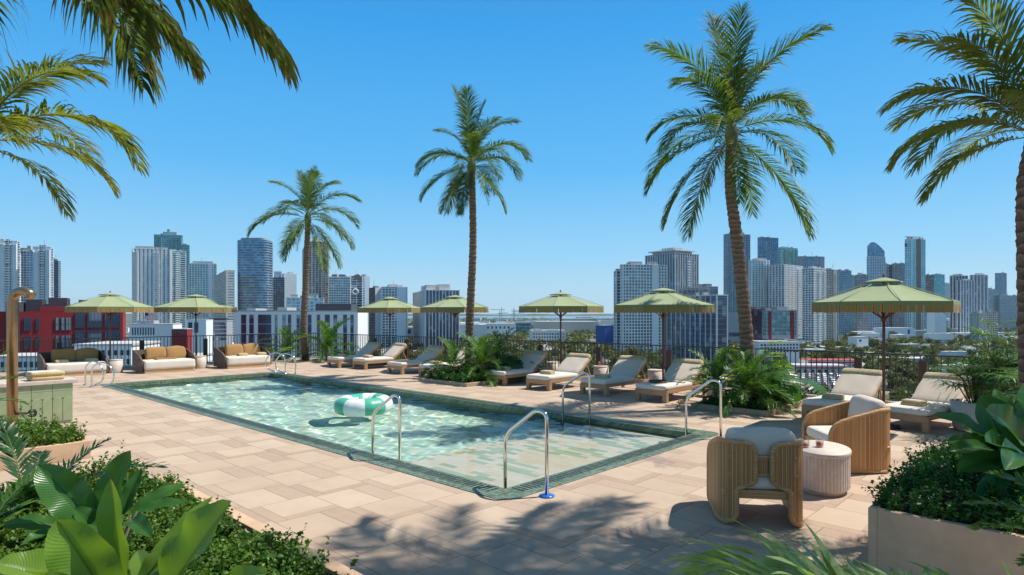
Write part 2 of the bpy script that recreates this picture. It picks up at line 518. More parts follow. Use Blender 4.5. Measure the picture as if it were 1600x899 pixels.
def m_glassy(name, col, amt=.5, tint=(.5, .55, .6), cell=(3.5, 3.3)):
    m, nt, bs = newmat(name)
    co = coords(nt); x, y, z = xyz(nt, co)
    cx = ((x + y + 500.0) / cell[0]).floor(); cz = (z / cell[1]).floor()
    wn = white(nt, comb(nt, cx, cz, 3.0))
    big = noise(nt, co, .05, 2)
    c = ramp(nt, wn, [(0, tuple(q * .6 for q in col)), (.6, col), (.85, tuple(min(1, q * 1.7 + .02) for q in col)), (1, tint)])
    nt.links.new(mix(nt, amt, col, c), bs.inputs['Base Color'])
    bs.inputs['Roughness'].default_value = .12
    bs.inputs['Metallic'].default_value = .35
    bs.inputs['Specular IOR Level'].default_value = .8
    return m
M['g_navy'] = m_glassy('dark navy glass', (.035, .065, .13), .55)
M['g_dark'] = m_glassy('dark window glass', (.07, .10, .14), .85)
M['g_blue'] = m_glassy('blue glass', (.07, .20, .33), .7, (.25, .4, .5))
M['g_teal'] = m_glassy('teal glass', (.10, .26, .30), .7, (.4, .6, .6))
M['g_sky'] = m_glassy('pale blue glass', (.22, .36, .46), .6, (.6, .7, .75))
M['g_cyan'] = m_glassy('bright teal glass', (.05, .33, .42), .6, (.3, .6, .65))
def m_wall(name, col, rough=.8): return plain(name, col, rough, .05, .05)
M['w_white'] = m_wall('white render', (.85, .85, .84))
M['w_cool'] = m_wall('cool white render', (.82, .86, .89))
M['w_beige'] = m_wall('beige render', (.66, .58, .50))
M['w_grey'] = m_wall('grey concrete', (.36, .38, .41))
M['w_dark'] = m_wall('dark cladding', (.05, .055, .07))
M['w_red'] = m_wall('red render', (.30, .018, .022))
M['w_brown'] = m_wall('brown concrete', (.25, .17, .14))
M['w_blue'] = m_wall('bright blue cladding', (.02, .10, .36))
M['w_teal'] = m_wall('teal panel', (.26, .50, .50))
M['roof'] = plain('pale flat roof', (.50, .50, .49), .9, .2, .08)
M['roofd'] = plain('grey flat roof', (.28, .28, .28), .9, .2, .08)
M['redroof'] = plain('red awning', (.42, .05, .04), .7, .1, .3)
M['asphalt'] = plain('asphalt', (.07, .07, .075), .9, .15, .3)
M['concrete'] = plain('pale road concrete', (.34, .33, .31), .9, .15, .2)
M['white_paint'] = plain('white paint', (.8, .8, .8), .6, .03)
M['crane'] = plain('crane steel', (.25, .28, .33), .6, .1)
def m_cityground():
    m, nt, bs = newmat('city ground')
    co = coords(nt)
    v = nd(nt, 'ShaderNodeTexVoronoi'); v.inputs['Scale'].default_value = .022; v.distance = 'MANHATTAN'
    nt.links.new(co, v.inputs['Vector'])
    f = S(v.outputs['Color']); n1 = noise(nt, co, .03, 6, .7); n2 = noise(nt, co, .3, 4, .7)
    c = ramp(nt, f * .3 + n1 * .55 + n2 * .2, [(.3, (.04, .055, .022)), (.52, (.08, .09, .04)), (.62, (.20, .19, .16)), (.7, (.30, .28, .25)), (.8, (.12, .12, .12))])
    nt.links.new(c, bs.inputs['Base Color']); bs.inputs['Roughness'].default_value = .95
    return m
M['cityground'] = m_cityground()
M['sea'] = plain('bay water', (.04, .12, .17), .15, .1, .01)
def m_carpaint():
    m, nt, bs = newmat('car paint')
    oi = nd(nt, 'ShaderNodeObjectInfo')
    nt.links.new(ramp(nt, oi.outputs['Random'], [(0, (.7, .7, .7)), (.35, (.03, .03, .035)), (.5, (.35, .36, .38)), (.65, (.4, .03, .03)), (.72, (.05, .10, .25)), (.8, (.75, .75, .74))], 'CONSTANT'), bs.inputs['Base Color'])
    bs.inputs['Roughness'].default_value = .3
    bs.inputs['Coat Weight'].default_value = .5
    return m
M['car'] = m_carpaint()
def m_glass(name, col):
    m, nt, bs = newmat(name)
    nt.nodes.remove(bs)
    tr = nd(nt, 'ShaderNodeBsdfTransparent'); tr.inputs[0].default_value = (.93, .95, .95, 1)
    gl = nd(nt, 'ShaderNodeBsdfGlossy'); gl.inputs['Roughness'].default_value = .02
    fr = nd(nt, 'ShaderNodeLayerWeight'); fr.inputs['Blend'].default_value = .12
    m2 = nd(nt, 'ShaderNodeMixShader')
    nt.links.new(fr.outputs['Facing'], m2.inputs[0]); nt.links.new(tr.outputs[0], m2.inputs[1]); nt.links.new(gl.outputs[0], m2.inputs[2])
    nt.links.new(m2.outputs[0], nt.nodes['Material Output'].inputs[0])
    return m
M['glass'] = m_glass('clear glass', (.97, .98, .98))
M['drink'] = plain('orange red drink', (.85, .14, .02), .1, .1)
M['ice'] = plain('ice', (.8, .85, .88), .1, .05)
M['flag_red'] = plain('flag red', (.5, .03, .04), .8, .05)
M['flag_blue'] = plain('flag blue', (.02, .03, .15), .8, .05)
M['flag_white'] = plain('flag white', (.8, .8, .8), .8, .02)
# ================================================================ terrace, pool, city ground
GZ = -43.0
FENCE_Z = 1.09
FC = Vector((-8.83, 28.0, 0)); FL = Vector((-16.7, 20.46, 0)); FR1 = Vector((6.38, 15.6, 0)); FR2 = Vector((9.28, 12.97, 0)); FR3 = Vector((17.5, 5.5, 0))
FLL = FL + (FL - FC).normalized() * 9
PL, PW = 15.8, 5.2          # outer size of the coping
CW = .36                    # coping width
WATER = -.075
def loc_pool(v):
    d = v - N0
    return (d.dot(PV), d.dot(PU))     # local x = b, local y = a
def out(v, k=.35):
    c = P(7, 2); d = (v - c).normalized(); return v + d * k
poly = [loc_pool(out(q)) for q in (FLL, FC, FR1, FR2, FR3)] + [(6, -16), (-16, -16), (-16, 14)]
def deck():
    b = MB()
    hx0, hx1, hy0, hy1 = .2, PW - .2, .2, PL - .2
    import bmesh
    bm = bmesh.new()
    ov = [bm.verts.new((x, y, 0)) for x, y in poly]; iv = [bm.verts.new(q) for q in ((hx0, hy0, 0), (hx1, hy0, 0), (hx1, hy1, 0), (hx0, hy1, 0))]
    es = []
    for L in (ov, iv):
        for i in range(len(L)): es.append(bm.edges.new((L[i], L[(i + 1) % len(L)])))
    bmesh.ops.triangle_fill(bm, use_beauty=True, use_dissolve=False, edges=es)
    for f in bm.faces:
        if f.normal.z < 0: f.normal_flip()
    me = bpy.data.meshes.new('terrace_floor'); bm.to_mesh(me); bm.free()
    me.materials.append(M['deck'])
    o = bpy.data.objects.new('terrace_floor', me); COL.objects.link(o)
    o.location = N0; o.rotation_euler = (0, 0, ROT_POOL); tag(o, kind='structure')
    # building under the terrace
    n = len(poly)
    for i in range(n):
        p, q = poly[i], poly[(i + 1) % n]
        b.add([(p[0], p[1], -.004), (q[0], q[1], -.004), (q[0], q[1], GZ), (p[0], p[1], GZ)], [(0, 1, 2, 3)])
    o = b.build('terrace_wall', M['plaster'], loc=N0, rz=ROT_POOL); tag(o, kind='structure')
deck()
def pool():
    def rr(x0, y0, x1, y1, r, n=8):
        pts = []
        for cx, cy, a0 in ((x1 - r, y1 - r, 0), (x0 + r, y1 - r, 90), (x0 + r, y0 + r, 180), (x1 - r, y0 + r, 270)):
            for i in range(n + 1):
                a = R(a0 + 90 * i / n); pts.append((cx + r * math.cos(a), cy + r * math.sin(a)))
        return pts
    o_ = rr(0, 0, PW, PL, .22); i_ = rr(CW, CW, PW - CW, PL - CW, .02)
    n = len(o_)
    b = MB()
    zt = .006
    vs = [(x, y, zt) for x, y in o_] + [(x, y, zt) for x, y in i_] + [(x, y, -.14) for x, y in i_]
    fs = [(i, (i + 1) % n, n + (i + 1) % n, n + i) for i in range(n)] + [(n + i, n + (i + 1) % n, 2 * n + (i + 1) % n, 2 * n + i) for i in range(n)]
    vs += [(x, y, -.02) for x, y in o_]
    fs += [((i + 1) % n, i, 3 * n + i, 3 * n + (i + 1) % n) for i in range(n)]
    b.add(vs, fs)
    o = b.build('pool_coping', M['coping'], loc=N0, rz=ROT_POOL); tag(o, kind='structure')
    # overflow grate slots along the coping, about 6 cm apart
    b = MB()
    def slot(x, y, dx, dy): b.add([(x, y, .0105), (x + dx, y, .0105), (x + dx, y + dy, .0105), (x, y + dy, .0105)], [(0, 1, 2, 3)])
    y = .42
    while y < PL - .45:
        slot(.13, y, .19, .022); slot(PW - .32, y, .19, .022); y += .068
    x = .42
    while x < PW - .45:
        slot(x, .13, .022, .19); slot(x, PL - .32, .022, .19); x += .068
    o = b.build('pool_drain_slots', M['black'], loc=N0, rz=ROT_POOL); tag(o, kind='structure')
    x0, x1, y0, y1 = CW, PW - CW, CW, PL - CW
    SH = 2.45; zs = -.24; zf = -.88
    b = MB()
    def wall(p, q, za, zb, flip=False):
        f = (0, 1, 2, 3)
        b.add([(p[0], p[1], za), (q[0], q[1], za), (q[0], q[1], zb), (p[0], p[1], zb)], [f])
    wall((x0 - .004, y0), (x0 - .004, y1), .0, zf); wall((x1 + .004, y0), (x1 + .004, y1), .0, zf)
    wall((x0, y0 - .004), (x1, y0 - .004), .0, zf); wall((x0, y1 + .004), (x1, y1 + .004), .0, zf)
    o = b.build('pool_wall', M['poolwall'], loc=N0, rz=ROT_POOL); tag(o, kind='structure')
    b = MB().add([(x0, SH, zf), (x1, SH, zf), (x1, y1, zf), (x0, y1, zf)], [(0, 1, 2, 3)])
    o = b.build('pool_floor', M['floor'], loc=N0, rz=ROT_POOL); tag(o, kind='structure')
    b = MB().box(((x0 + x1) / 2, (y0 + SH) / 2, (zs + zf) / 2), (x1 - x0, SH - y0, zs - zf))
    b.box(((x0 + x1) / 2, SH + .16, (-.5 + zf) / 2), (x1 - x0, .32, -.5 - zf))
    b.box(((x0 + x1) / 2, SH + .48, (-.75 + zf) / 2), (x1 - x0, .32, -.75 - zf))
    o = b.build('pool_ledge_floor', M['shelf'], loc=N0, rz=ROT_POOL); tag(o, kind='structure')
    # the water sheet is a real, gently rippled surface
    g = np.random.default_rng(5)
    nx, ny = 260, 860
    X_, Y_ = np.meshgrid(np.linspace(x0, x1, nx), np.linspace(y0, y1, ny))
    Z_ = np.zeros_like(X_)
    calm = .07 + .93 / (1 + np.exp(-(Y_ - SH - .6) * 2.2))
    for k in range(60):
        wl = g.uniform(.16, 1.0); th = g.normal(.5, .8); a = .0024 * wl ** 1.1 * g.uniform(.5, 1.3)
        kx, ky = 2 * PI / wl * math.cos(th), 2 * PI / wl * math.sin(th)
        Z_ += a * np.sin(kx * X_ + ky * Y_ + g.uniform(0, 6.28) + .6 * np.sin(X_ * g.uniform(.5, 1.6) + Y_ * g.uniform(.4, 1.2)))
    Z_ = WATER + Z_ * calm
    v = np.stack([X_, Y_, Z_], -1).reshape(-1, 3)
    me = bpy.data.meshes.new('water')
    me.vertices.add(len(v)); me.vertices.foreach_set('co', v.astype(np.float32).ravel())
    idx = np.arange(nx * ny).reshape(ny, nx)
    q = np.stack([idx[:-1, :-1], idx[:-1, 1:], idx[1:, 1:], idx[1:, :-1]], -1).reshape(-1, 4)
    me.loops.add(q.size); me.loops.foreach_set('vertex_index', q.astype(np.int32).ravel())
    me.polygons.add(len(q)); me.polygons.foreach_set('loop_start', np.arange(0, q.size, 4, dtype=np.int32))
    me.polygons.foreach_set('use_smooth', np.ones(len(q), dtype=bool))
    me.update(calc_edges=True); me.materials.append(M['water'])
    o = bpy.data.objects.new('water', me); COL.objects.link(o); o.location = N0; o.rotation_euler = (0, 0, ROT_POOL); tag(o, kind='structure')
    o.cycles.is_caustics_caster = True
    for nm in ('pool_floor', 'pool_ledge_floor', 'pool_wall'):
        bpy.data.objects[nm].cycles.is_caustics_receiver = True
pool()
def cityground():
    b = MB()
    s = 40000
    b.add([(-s, 60, GZ), (s, 60, GZ), (s, s, GZ), (-s, s, GZ)], [(0, 1, 2, 3)])
    b.add([(-s, -2000, GZ), (s, -2000, GZ), (s, 60, GZ), (-s, 60, GZ)], [(0, 1, 2, 3)])
    o = b.build('ground', M['cityground']); tag(o, kind='structure')
    # bay behind the port, between the two clusters of towers
    b = MB().add([(-1500, 5200, GZ + .6), (1900, 4700, GZ + .6), (9000, 14000, GZ + .6), (-6000, 15000, GZ + .6)], [(0, 1, 2, 3)])
    o = b.build('bay_water', M['sea']); tag(o, kind='structure')
    b = MB().add([(-20000, 16000, GZ + 1), (20000, 16000, GZ + 1), (30000, 39000, GZ + 1), (-30000, 39000, GZ + 1)], [(0, 1, 2, 3)])
    o = b.build('sea_water', M['sea']); tag(o, kind='structure')
    def road(name, pts, w, m, dz):
        b = MB()
        for i, p in enumerate(pts):
            q = Vector(pts[min(i + 1, len(pts) - 1)]) - Vector(pts[max(i - 1, 0)])
            n_ = Vector((-q.y, q.x)).normalized() * w / 2
            b.v += [(p[0] + n_.x, p[1] + n_.y, GZ + dz), (p[0] - n_.x, p[1] - n_.y, GZ + dz)]; b.at += [0, 0]
        for i in range(len(pts) - 1):
            b.f.append((2 * i, 2 * i + 1, 2 * i + 3, 2 * i + 2)); b.m.append(0); b.sm.append(False); b.uv += [(0, 0)] * 4
        o = b.build(name, m); tag(o, kind='structure')
    road('road', [(165, 180), (215, 300), (262, 410), (300, 520), (400, 900)], 13, M['concrete'], .3)
    road('road', [(-60, 240), (60, 330), (185, 380), (400, 430), (700, 470)], 11, M['asphalt'], .36)
    road('road', [(-300, 560), (0, 600), (330, 660), (700, 760)], 12, M['asphalt'], .42)
    road('road', [(60, 150), (70, 330), (50, 600), (40, 1200)], 10, M['concrete'], .48)
    # car park
    b = MB().add([(165, 362, GZ + .54), (212, 362, GZ + .54), (262, 452, GZ + .54), (205, 452, GZ + .54)], [(0, 1, 2, 3)])
    o = b.build('car_park_pavement', M['asphalt']); tag(o, kind='structure')
cityground()

def haze():
    o = MB().box((0, 5200, (GZ - 1 + 195) / 2), (20000, 10600, 195 - GZ + 1)).build('haze', M['sea'])
    m = bpy.data.materials.new('haze air'); m.use_nodes = True; nt = m.node_tree
    nt.nodes.remove(nt.nodes['Principled BSDF'])
    v = nt.nodes.new('ShaderNodeVolumePrincipled'); v.inputs['Color'].default_value = (.72, .88, 1, 1); v.inputs['Density'].default_value = 3.2e-5
    v.inputs['Anisotropy'].default_value = .2
    nt.links.new(v.outputs[0], nt.nodes['Material Output'].inputs['Volume'])
    o.data.materials.clear(); o.data.materials.append(m); tag(o, kind='stuff')
haze()
# ================================================================ the city
def tower(name, label, xl, xm, xr, ytop, Y, yaw=28, wall='w_white', glass='g_dark', fl=3.4, hb=1.0, bay=4.0, pw=1.0, hp=.25, pp=.4,
          blank=(), plant=None, zb=None, depth=None, wallp=None, roof='roof', cat='building', top=None, crown=None):
    th = R(yaw); dR = Vector((math.cos(th), math.sin(th))); dL = Vector((-math.sin(th), math.cos(th)))
    X = (xm - 800) / F * Y
    def ext(px, d):
        t = (px - 800) / F; k = (d.x - t * d.y)
        return (t * Y - X) / k
    w1 = ext(xr, dR) if xr > xm else (depth or 22)
    w2 = ext(xl, dL) if xl < xm else (depth or 22)
    w1 = max(6, min(w1, 160)); w2 = max(6, min(w2, 160))
    z0 = GZ if zb is None else zb
    H = EYE + (HZ - ytop) * Y / F - z0
    t = thing(name, label, cat, (X, Y, z0), th)
    MB().box((w1 / 2, w2 / 2, H / 2), (w1, w2, H)).build('glazing', M[glass], t)
    b = MB()
    z = 0; k = 0
    if hb > 0:
        while z < H - hb * .5:
            h_ = hb if k else max(hb, fl)
            b.box((w1 / 2, w2 / 2, min(H, z + h_ / 2)), (w1 + 2 * hp, w2 + 2 * hp, h_)); z += fl; k += 1
            if k == 1: z = max(z, fl * 1.5)
    b.build('floor_band', M[wall], t)
    if pw > 0:
        b = MB()
        n1 = max(1, round(w1 / bay)); n2 = max(1, round(w2 / bay))
        for i in range(n1 + 1):
            for yy in (-pp / 2, w2 + pp / 2): b.box((w1 * i / n1, yy, H / 2 + .01), (pw, pp, H - .02))
        for i in range(n2 + 1):
            for xx in (-pp / 2 - .004, w1 + pp / 2 + .004): b.box((xx, w2 * i / n2, H / 2 + .02), (pp, pw * .98, H - .04))
        b.build('pier', M[wallp or wall], t)
    for bl in blank:
        f, a, c = bl[:3]; z1 = bl[3] if len(bl) > 3 else 1.004; mm = bl[4] if len(bl) > 4 else wall
        b = MB()
        if f == 'R': b.box((w1 * (a + c) / 2, -pp - .05, H * z1 / 2), (w1 * (c - a), .3, H * z1))
        else: b.box((-pp - .055, w2 * (a + c) / 2, H * z1 / 2), (.3, w2 * (c - a), H * z1))
        b.build('wall_panel', M[mm], t)
    if name == 'residential_tower' and w1 > 14:
        q = random.Random(int(xm * 7 + ytop)); n1 = max(3, round(w1 / (bay * 1.3))); cols = [i for i in range(n1) if q.random() < .4]
        for i in cols:
            b = MB(); z = fl * 2.5 + hb; cx = w1 * (i + .5) / n1; wd = w1 / n1 * .8
            for xx in (-.5, .5): b.box((cx + wd * xx, -1.0, (z + H - fl) / 2), (.12, 1.5, H - fl - z))
            while z < H - fl:
                if q.random() < .93: b.box((cx, -1.0, z), (wd, 1.5, .22)); b.box((cx, -1.72, z + .62), (wd, .07, 1.0))
                z += fl
            b.build('balcony_stack', M[wallp or wall], t)
    b = MB(); pr = max(hp, pp if pw else 0) + .06
    b.box((w1 / 2, w2 / 2, H + .3), (w1 + 2 * pr, w2 + 2 * pr, .6))
    b.build('roof', M[wall], t)
    pls = plant if plant is not None else ((.3, .3, .35, .4, 4),)
    for (cx, cy_, sx, sy, hh) in pls: MB().box((w1 * cx + .0, w2 * cy_, H + .6 + hh / 2), (w1 * sx, w2 * sy, hh)).build('roof_box', M[crown or 'roof'], t)
    q = random.Random(int(xl * 3 + ytop))
    for k_ in range(q.randint(2, 5)): MB().box((w1 * q.uniform(.15, .85), w2 * q.uniform(.2, .8), H + .6 + 1.0), (q.uniform(1.5, 4), q.uniform(1.5, 4), 2)).build('rooftop_unit', M['roofd'], t)
    if q.random() < .5: MB().box((w1 * q.uniform(.3, .7), w2 * .5, H + 5), (.35, .35, 9)).build('antenna', M['w_grey'], t)
    if top: top(t, w1, w2, H)
    return t, w1, w2, H
def lo(x): return x
# --- far left cluster
T = 'residential_tower'
tower(T, 'white tower with dark window slot at the far left end of the skyline', -50, -22, 27, 376, 780, 16, 'w_cool', 'g_dark', 3.2, .5, 5, .8, .2, .3, blank=(('R', 0, .2), ('R', .22, .60), ('R', .84, 1)), plant=((.25, .3, .3, .3, 8), (.25, .3, .1, .1, 16)))
tower(T, 'blue windowed white tower between two slotted slabs at far left', 24, 27, 52, 393, 800, 14, 'w_cool', 'g_blue', 3.2, .9, 3.6, .7, .3, .5, plant=((.4, .4, .6, .4, 4), (.7, .4, .2, .3, 7)))
tower(T, 'white slab tower with one narrow vertical slot left of the blank sky', 50, 52, 79, 386, 790, 12, 'w_cool', 'g_dark', 3.2, .5, 5, .8, .2, .3, blank=(('R', 0, .36), ('R', .72, 1)), plant=())
tower(T, 'narrow dark glass tower right of the slotted white slab at far left', 77, 79, 91, 408, 860, 12, 'w_grey', 'g_blue', 3.2, .9, 4, .5, .3, .3)
# --- pair behind the second umbrella
tower(T, 'tall teal tower rising behind the white balconied tower', 238, 241, 284, 367, 1080, 16, 'w_teal', 'g_teal', 3.2, .8, 5, .8, .4, .5, plant=((.55, .4, .5, .4, 5), (.5, .4, .1, .2, 10)))
tower(T, 'stepped teal tower shoulder right of the tall teal tower', 282, 284, 295, 383, 1090, 16, 'w_teal', 'g_teal', 3.2, .9, 4, .6, .5, .4, plant=())
tower(T, 'large white tower with balconies and dark stripes behind second parasol', 206, 208, 266, 389, 880, 20, 'w_white', 'g_dark', 3.1, .8, 5.2, 3.2, .5, .55, plant=((.3, .4, .5, .5, 3.5), (.75, .4, .3, .4, 3)))
tower(T, 'teal glass wing on the right of the large white balconied tower', 262, 265, 290, 392, 900, 42, 'w_cool', 'g_teal', 3.1, .55, 9, .5, .7, .5, plant=())
tower('hotel_tower', 'broad tower of pale green glass with white side wall', 292, 295, 338, 412, 930, 15, 'w_cool', 'g_teal', 3.3, .9, 3.6, .9, .3, .4, blank=(('R', .72, .84),), plant=((.5, .4, .75, .5, 3),))
tower('office_tower', 'beige and pale blue tower with thin stripes left of dark round tower', 330, 353, 366, 423, 760, 30, 'w_beige', 'g_sky', 3.3, 1.6, 30, .5, .3, .3, blank=(('R', .0, .22),), plant=((.6, .6, .5, .5, 2.5),))
def oval_tower():
    Y = 820; X = (392 - 800) / F * Y; rx = 26 / F * Y; H = 45 + (HZ - 375) * Y / F
    t = thing('glass_tower', 'tall rounded dark blue glass tower with balcony rings', 'building', (X, Y + 14, GZ), 0)
    n = 40
    pw_ = lambda v: math.copysign(abs(v) ** .5, v)
    ell = lambda r, k: [(r * pw_(math.cos(2 * PI * i / n)) * rx * .97, r * pw_(math.sin(2 * PI * i / n)) * rx * .7) for i in range(n)]
    MB().prism(ell(.965, 1), 0, H).build('glazing', M['g_blue'], t)
    b = MB(); z = 3
    while z < H: b.prism(ell(1.0, 1), z, z + .75); z += 3.3
    b.build('balcony', M['w_grey'], t)
    MB().prism(ell(.8, 1), H, H + 3).build('roof', M['w_grey'], t)
oval_tower()
tower('office_tower', 'dark windowed tower with pale side beside the rounded glass tower', 421, 424, 444, 434, 1050, 15, 'w_grey', 'g_dark', 3.3, 1.0, 3.3, .8, .3, .4, plant=((.5, .4, .6, .5, 10),), crown='w_cool')
tower('office_tower', 'blank white tower joined to the dark windowed one', 441, 444, 463, 428, 1060, 30, 'w_cool', 'g_sky', 3.3, 1.4, 4, 1, .2, .3, blank=(('R', 0, 1),), plant=((.6, .5, .4, .4, 3),))
tower('apartment_block', 'low white apartment block with balconies left of the leftmost palm trunk', 446, 448, 505, 466, 620, 14, 'w_cool', 'g_sky', 3.2, 1.0, 4.5, 1.2, .6, .5, plant=((.2, .4, .2, .4, 3), (.7, .4, .3, .4, 4)))
tower(T, 'tall brown and white gridded tower just right of the leftmost palm trunk', 473, 482, 513, 378, 900, 22, 'w_beige', 'g_navy', 3.1, .85, 4.6, 1.3, .3, .7, plant=((.5, .4, .5, .5, 5), (.5, .4, .25, .3, 9)), crown='w_white')
tower('office_building', 'wide white gridded block with brown roof arch and round opening', 513, 514, 547, 433, 830, 8, 'w_white', 'g_dark', 3.2, 1.5, 3.0, .7, .4, .4, plant=((.25, .4, .25, .4, 3), (.6, .4, .3, .4, 3)), crown='w_brown')
def arch(t, w1, w2, H):
    b = MB()
    pts = [(w1 * .1, H), (w1 * .55, H + 3.2)] + [(w1 * .55 + w1 * .45 * math.sin(a), H + 3.2 - 9 * (1 - math.cos(a))) for a in (.3, .7, 1.1, PI / 2)] + [(w1 * .78, H - 6)]
    b.add([(x, -.9, z) for x, z in pts] + [(x, w2 * .9, z) for x, z in pts], [tuple(range(len(pts)))[::-1], tuple(range(len(pts), 2 * len(pts)))] + [(i, (i + 1) % len(pts), len(pts) + (i + 1) % len(pts), len(pts) + i) for i in range(len(pts))])
    b.build('roof_arch', M['w_brown'], t)
    c = MB(); n = 20; r = w1 * .22
    ring = [(w1 * .4 + r * math.cos(2 * PI * i / n), -1.3, H * .78 + r * math.sin(2 * PI * i / n)) for i in range(n)]
    c.tube(ring, r * .3, 6, closed=True); c.build('round_opening', M['w_white'], t)
tower('office_building', 'narrow dark slot building with white ring opening beside wide gridded block', 545, 548, 566, 432, 840, 20, 'w_cool', 'g_dark', 3.2, .6, 10, .6, .2, .3, plant=(), top=arch)
tower('office_building', 'tall narrow white slab right of the round opening', 564, 566, 577, 432, 845, 30, 'w_cool', 'g_sky', 3.2, 1.6, 4, 1, .2, .3, blank=(('R', .3, 1),), plant=())
tower('apartment_tower', 'brown gridded tower with white end wall behind third parasol', 577, 586, 594, 450, 760, 32, 'w_brown', 'g_dark', 3.2, 1.2, 3.2, .8, .3, .4, blank=(('R', 0, 1, 1.004, 'w_white'),), plant=())
tower('apartment_tower', 'square gridded tower with blank white corner behind third parasol', 594, 597, 636, 449, 720, 14, 'w_cool', 'g_dark', 3.1, .9, 3.4, .9, .4, .5, blank=(('R', .58, .96),), plant=((.45, .4, .35, .4, 3.5), (.7, .4, .3, .4, 2.5)))
tower('office_building', 'dark navy office slab with thin white vertical fins', 646, 665, 717, 454, 700, 16, 'w_white', 'g_navy', 3.4, 0, 3.6, .8, .2, .9, plant=((.2, .3, .28, .4, 6), (.62, .3, .32, .4, 7)))
# --- near left blocks
def red_block():
    Y0 = 150; s = Y0 / F; th = R(30); X0 = (-30 - 800) * s
    t = thing('red_building', 'dark red building with large black glazed bays behind left railing', 'building', (X0, Y0, GZ), th)
    def u(px):
        tt = (px - 800) / F
        return (tt * Y0 - X0) / (math.cos(th) - tt * math.sin(th))
    Yc = Y0 + u(110) * math.sin(th); sc = Yc / F
    z = lambda py: EYE + (HZ - py) * sc - GZ
    def blk(nm, x0, x1, y0, y1, yf, dp, mt):
        MB().box(((u(x0) + u(x1)) / 2, yf + dp / 2, (z(y0) + (z(y1) if y1 else 0)) / 2), (u(x1) - u(x0), dp, z(y0) - (z(y1) if y1 else 0))).build(nm, M[mt], t)
    blk('wall', -30, 192, 487, None, 0, 22, 'w_red')
    blk('roof_storey', 62, 190.5, 479, 487, -.02, 16, 'w_red')
    blk('stair_tower', 9, 30, 473, None, -.35, 12, 'w_dark')
    for (a, c, y0, y1) in ((33, 60, 468, 487), (70, 100, 465, 479), (119, 132, 468, 479), (150, 170, 473, 479), (62, 69, 475, 479)): blk('rooftop_plant', a, c, y0, y1, 6, 8, 'w_dark')
    def win(x0, x1, y0, y1, mul=1):
        a, c = u(x0), u(x1); zc = (z(y0) + z(y1)) / 2; h = abs(z(y0) - z(y1))
        w_ = MB().box(((a + c) / 2, -.04, zc), (c - a, .16, h)).build('window', M['g_navy'], t)
        g = MB(); hn = max(1, int(h / 1.5))
        for k in range(1, mul): g.box((a + (c - a) * k / mul, -.16, zc), (.09, .1, h))
        for k in range(1, hn): g.box(((a + c) / 2, -.17, z(y1) + h * k / hn), (c - a, .08, .08))
        g.box((a, -.15, zc), (.12, .12, h + .1)); g.box((c, -.15, zc), (.12, .12, h + .1))
        g.build('frame', M['w_dark'], w_)
    for k in range(5):
        y = 488.5 + k * 28
        win(118, 132, y, y + 24, 3); win(137, 159, y, y + 24, 4); win(164, 188, y, y + 24, 5)
        for (a, c, m_) in ((38, 48, 2), (57, 61, 1), (87, 92, 1), (96, 101, 1), (103, 111, 2)): win(a, c, y + 8, y + 27.5, m_)
red_block()
def low_block(label, x0, x1, ytop, ybot, Y, yaw, wall, wins, glass='g_navy', pent=None, name='white_building', dep=18, plant=()):
    if ybot < 547 and x0 > 600: Y = 44010 / (ybot + 1.5 - HZ); dep = dep * 1.5
    s = Y / F; X = (x0 - 800) * s; th = R(yaw)
    t = thing(name, label, 'building', (X, Y, GZ), th)
    tt = (x1 - 800) / F
    Wd = (tt * Y - X) / (math.cos(th) - tt * math.sin(th))
    z = lambda py, d=0: EYE + (HZ - py) * s - GZ
    H = z(ytop)
    MB().box((Wd / 2, dep / 2, H / 2), (Wd, dep, H)).build('wall', M[wall], t)
    MB().box((Wd / 2, dep / 2, H + .2), (Wd + .5, dep + .5, .4)).build('roof', M['roof'], t)
    for (a, c, y0, y1, nv, nh) in wins:
        b = MB(); xa, xc = a * Wd, c * Wd; za, zc = z(y1), z(y0)
        b.box(((xa + xc) / 2, -.03, (za + zc) / 2), (xc - xa, .2, zc - za))
        w_ = b.build('window', M[glass], t)
        g = MB()
        for k in range(1, nv): g.box((xa + (xc - xa) * k / nv, -.17, (za + zc) / 2), (.12, .12, zc - za))
        for k in range(1, nh): g.box(((xa + xc) / 2, -.18, za + (zc - za) * k / nh), (xc - xa, .1, .16))
        if nv > 1 or nh > 1: g.build('frame', M['w_dark'], w_)
    for (a, c, hh, mt) in plant: MB().box(((a + c) / 2 * Wd, dep * .5, H + .4 + hh / 2), ((c - a) * Wd, dep * .5, hh)).build('rooftop_plant', M[mt], t)
    return t, Wd, H
ws = []
for (a, c, nv) in ((.055, .095, 2), (.12, .155, 2), (.19, .295, 4), (.325, .345, 1), (.385, .41, 1), (.43, .455, 1), (.50, .525, 1), (.545, .565, 1), (.59, .62, 1), (.665, .69, 1), (.73, .77, 2), (.80, .83, 1), (.88, .91, 1), (.94, .965, 1)):
    for k in range(6): ws.append((a, c, 492 + k * 15, 506.2 + k * 15, nv, 2))
low_block('long white building with tall dark window strips behind the leftmost palm', 366, 559, 487, 600, 230, 6, 'w_white', ws, 'g_navy', plant=((.62, .92, 2.6, 'w_dark'), (.3, .38, 1.2, 'w_grey'), (.05, .12, .8, 'w_grey')), dep=30)
low_block('white windowed low building under the flag left of the second parasol', 202, 270, 507, 532, 420, 10, 'w_white', [(.06 + .06 * k, .09 + .06 * k, 512, 524, 1, 3) for k in range(9)], plant=((.1, .5, 2, 'w_grey'),))
low_block('small red brick building beside the trees behind second parasol pole', 268, 292, 515, 540, 400, 10, 'w_red', [(.1 + .17 * k, .2 + .17 * k, 517, 522, 1, 1) for k in range(5)], name='brick_building', dep=10)
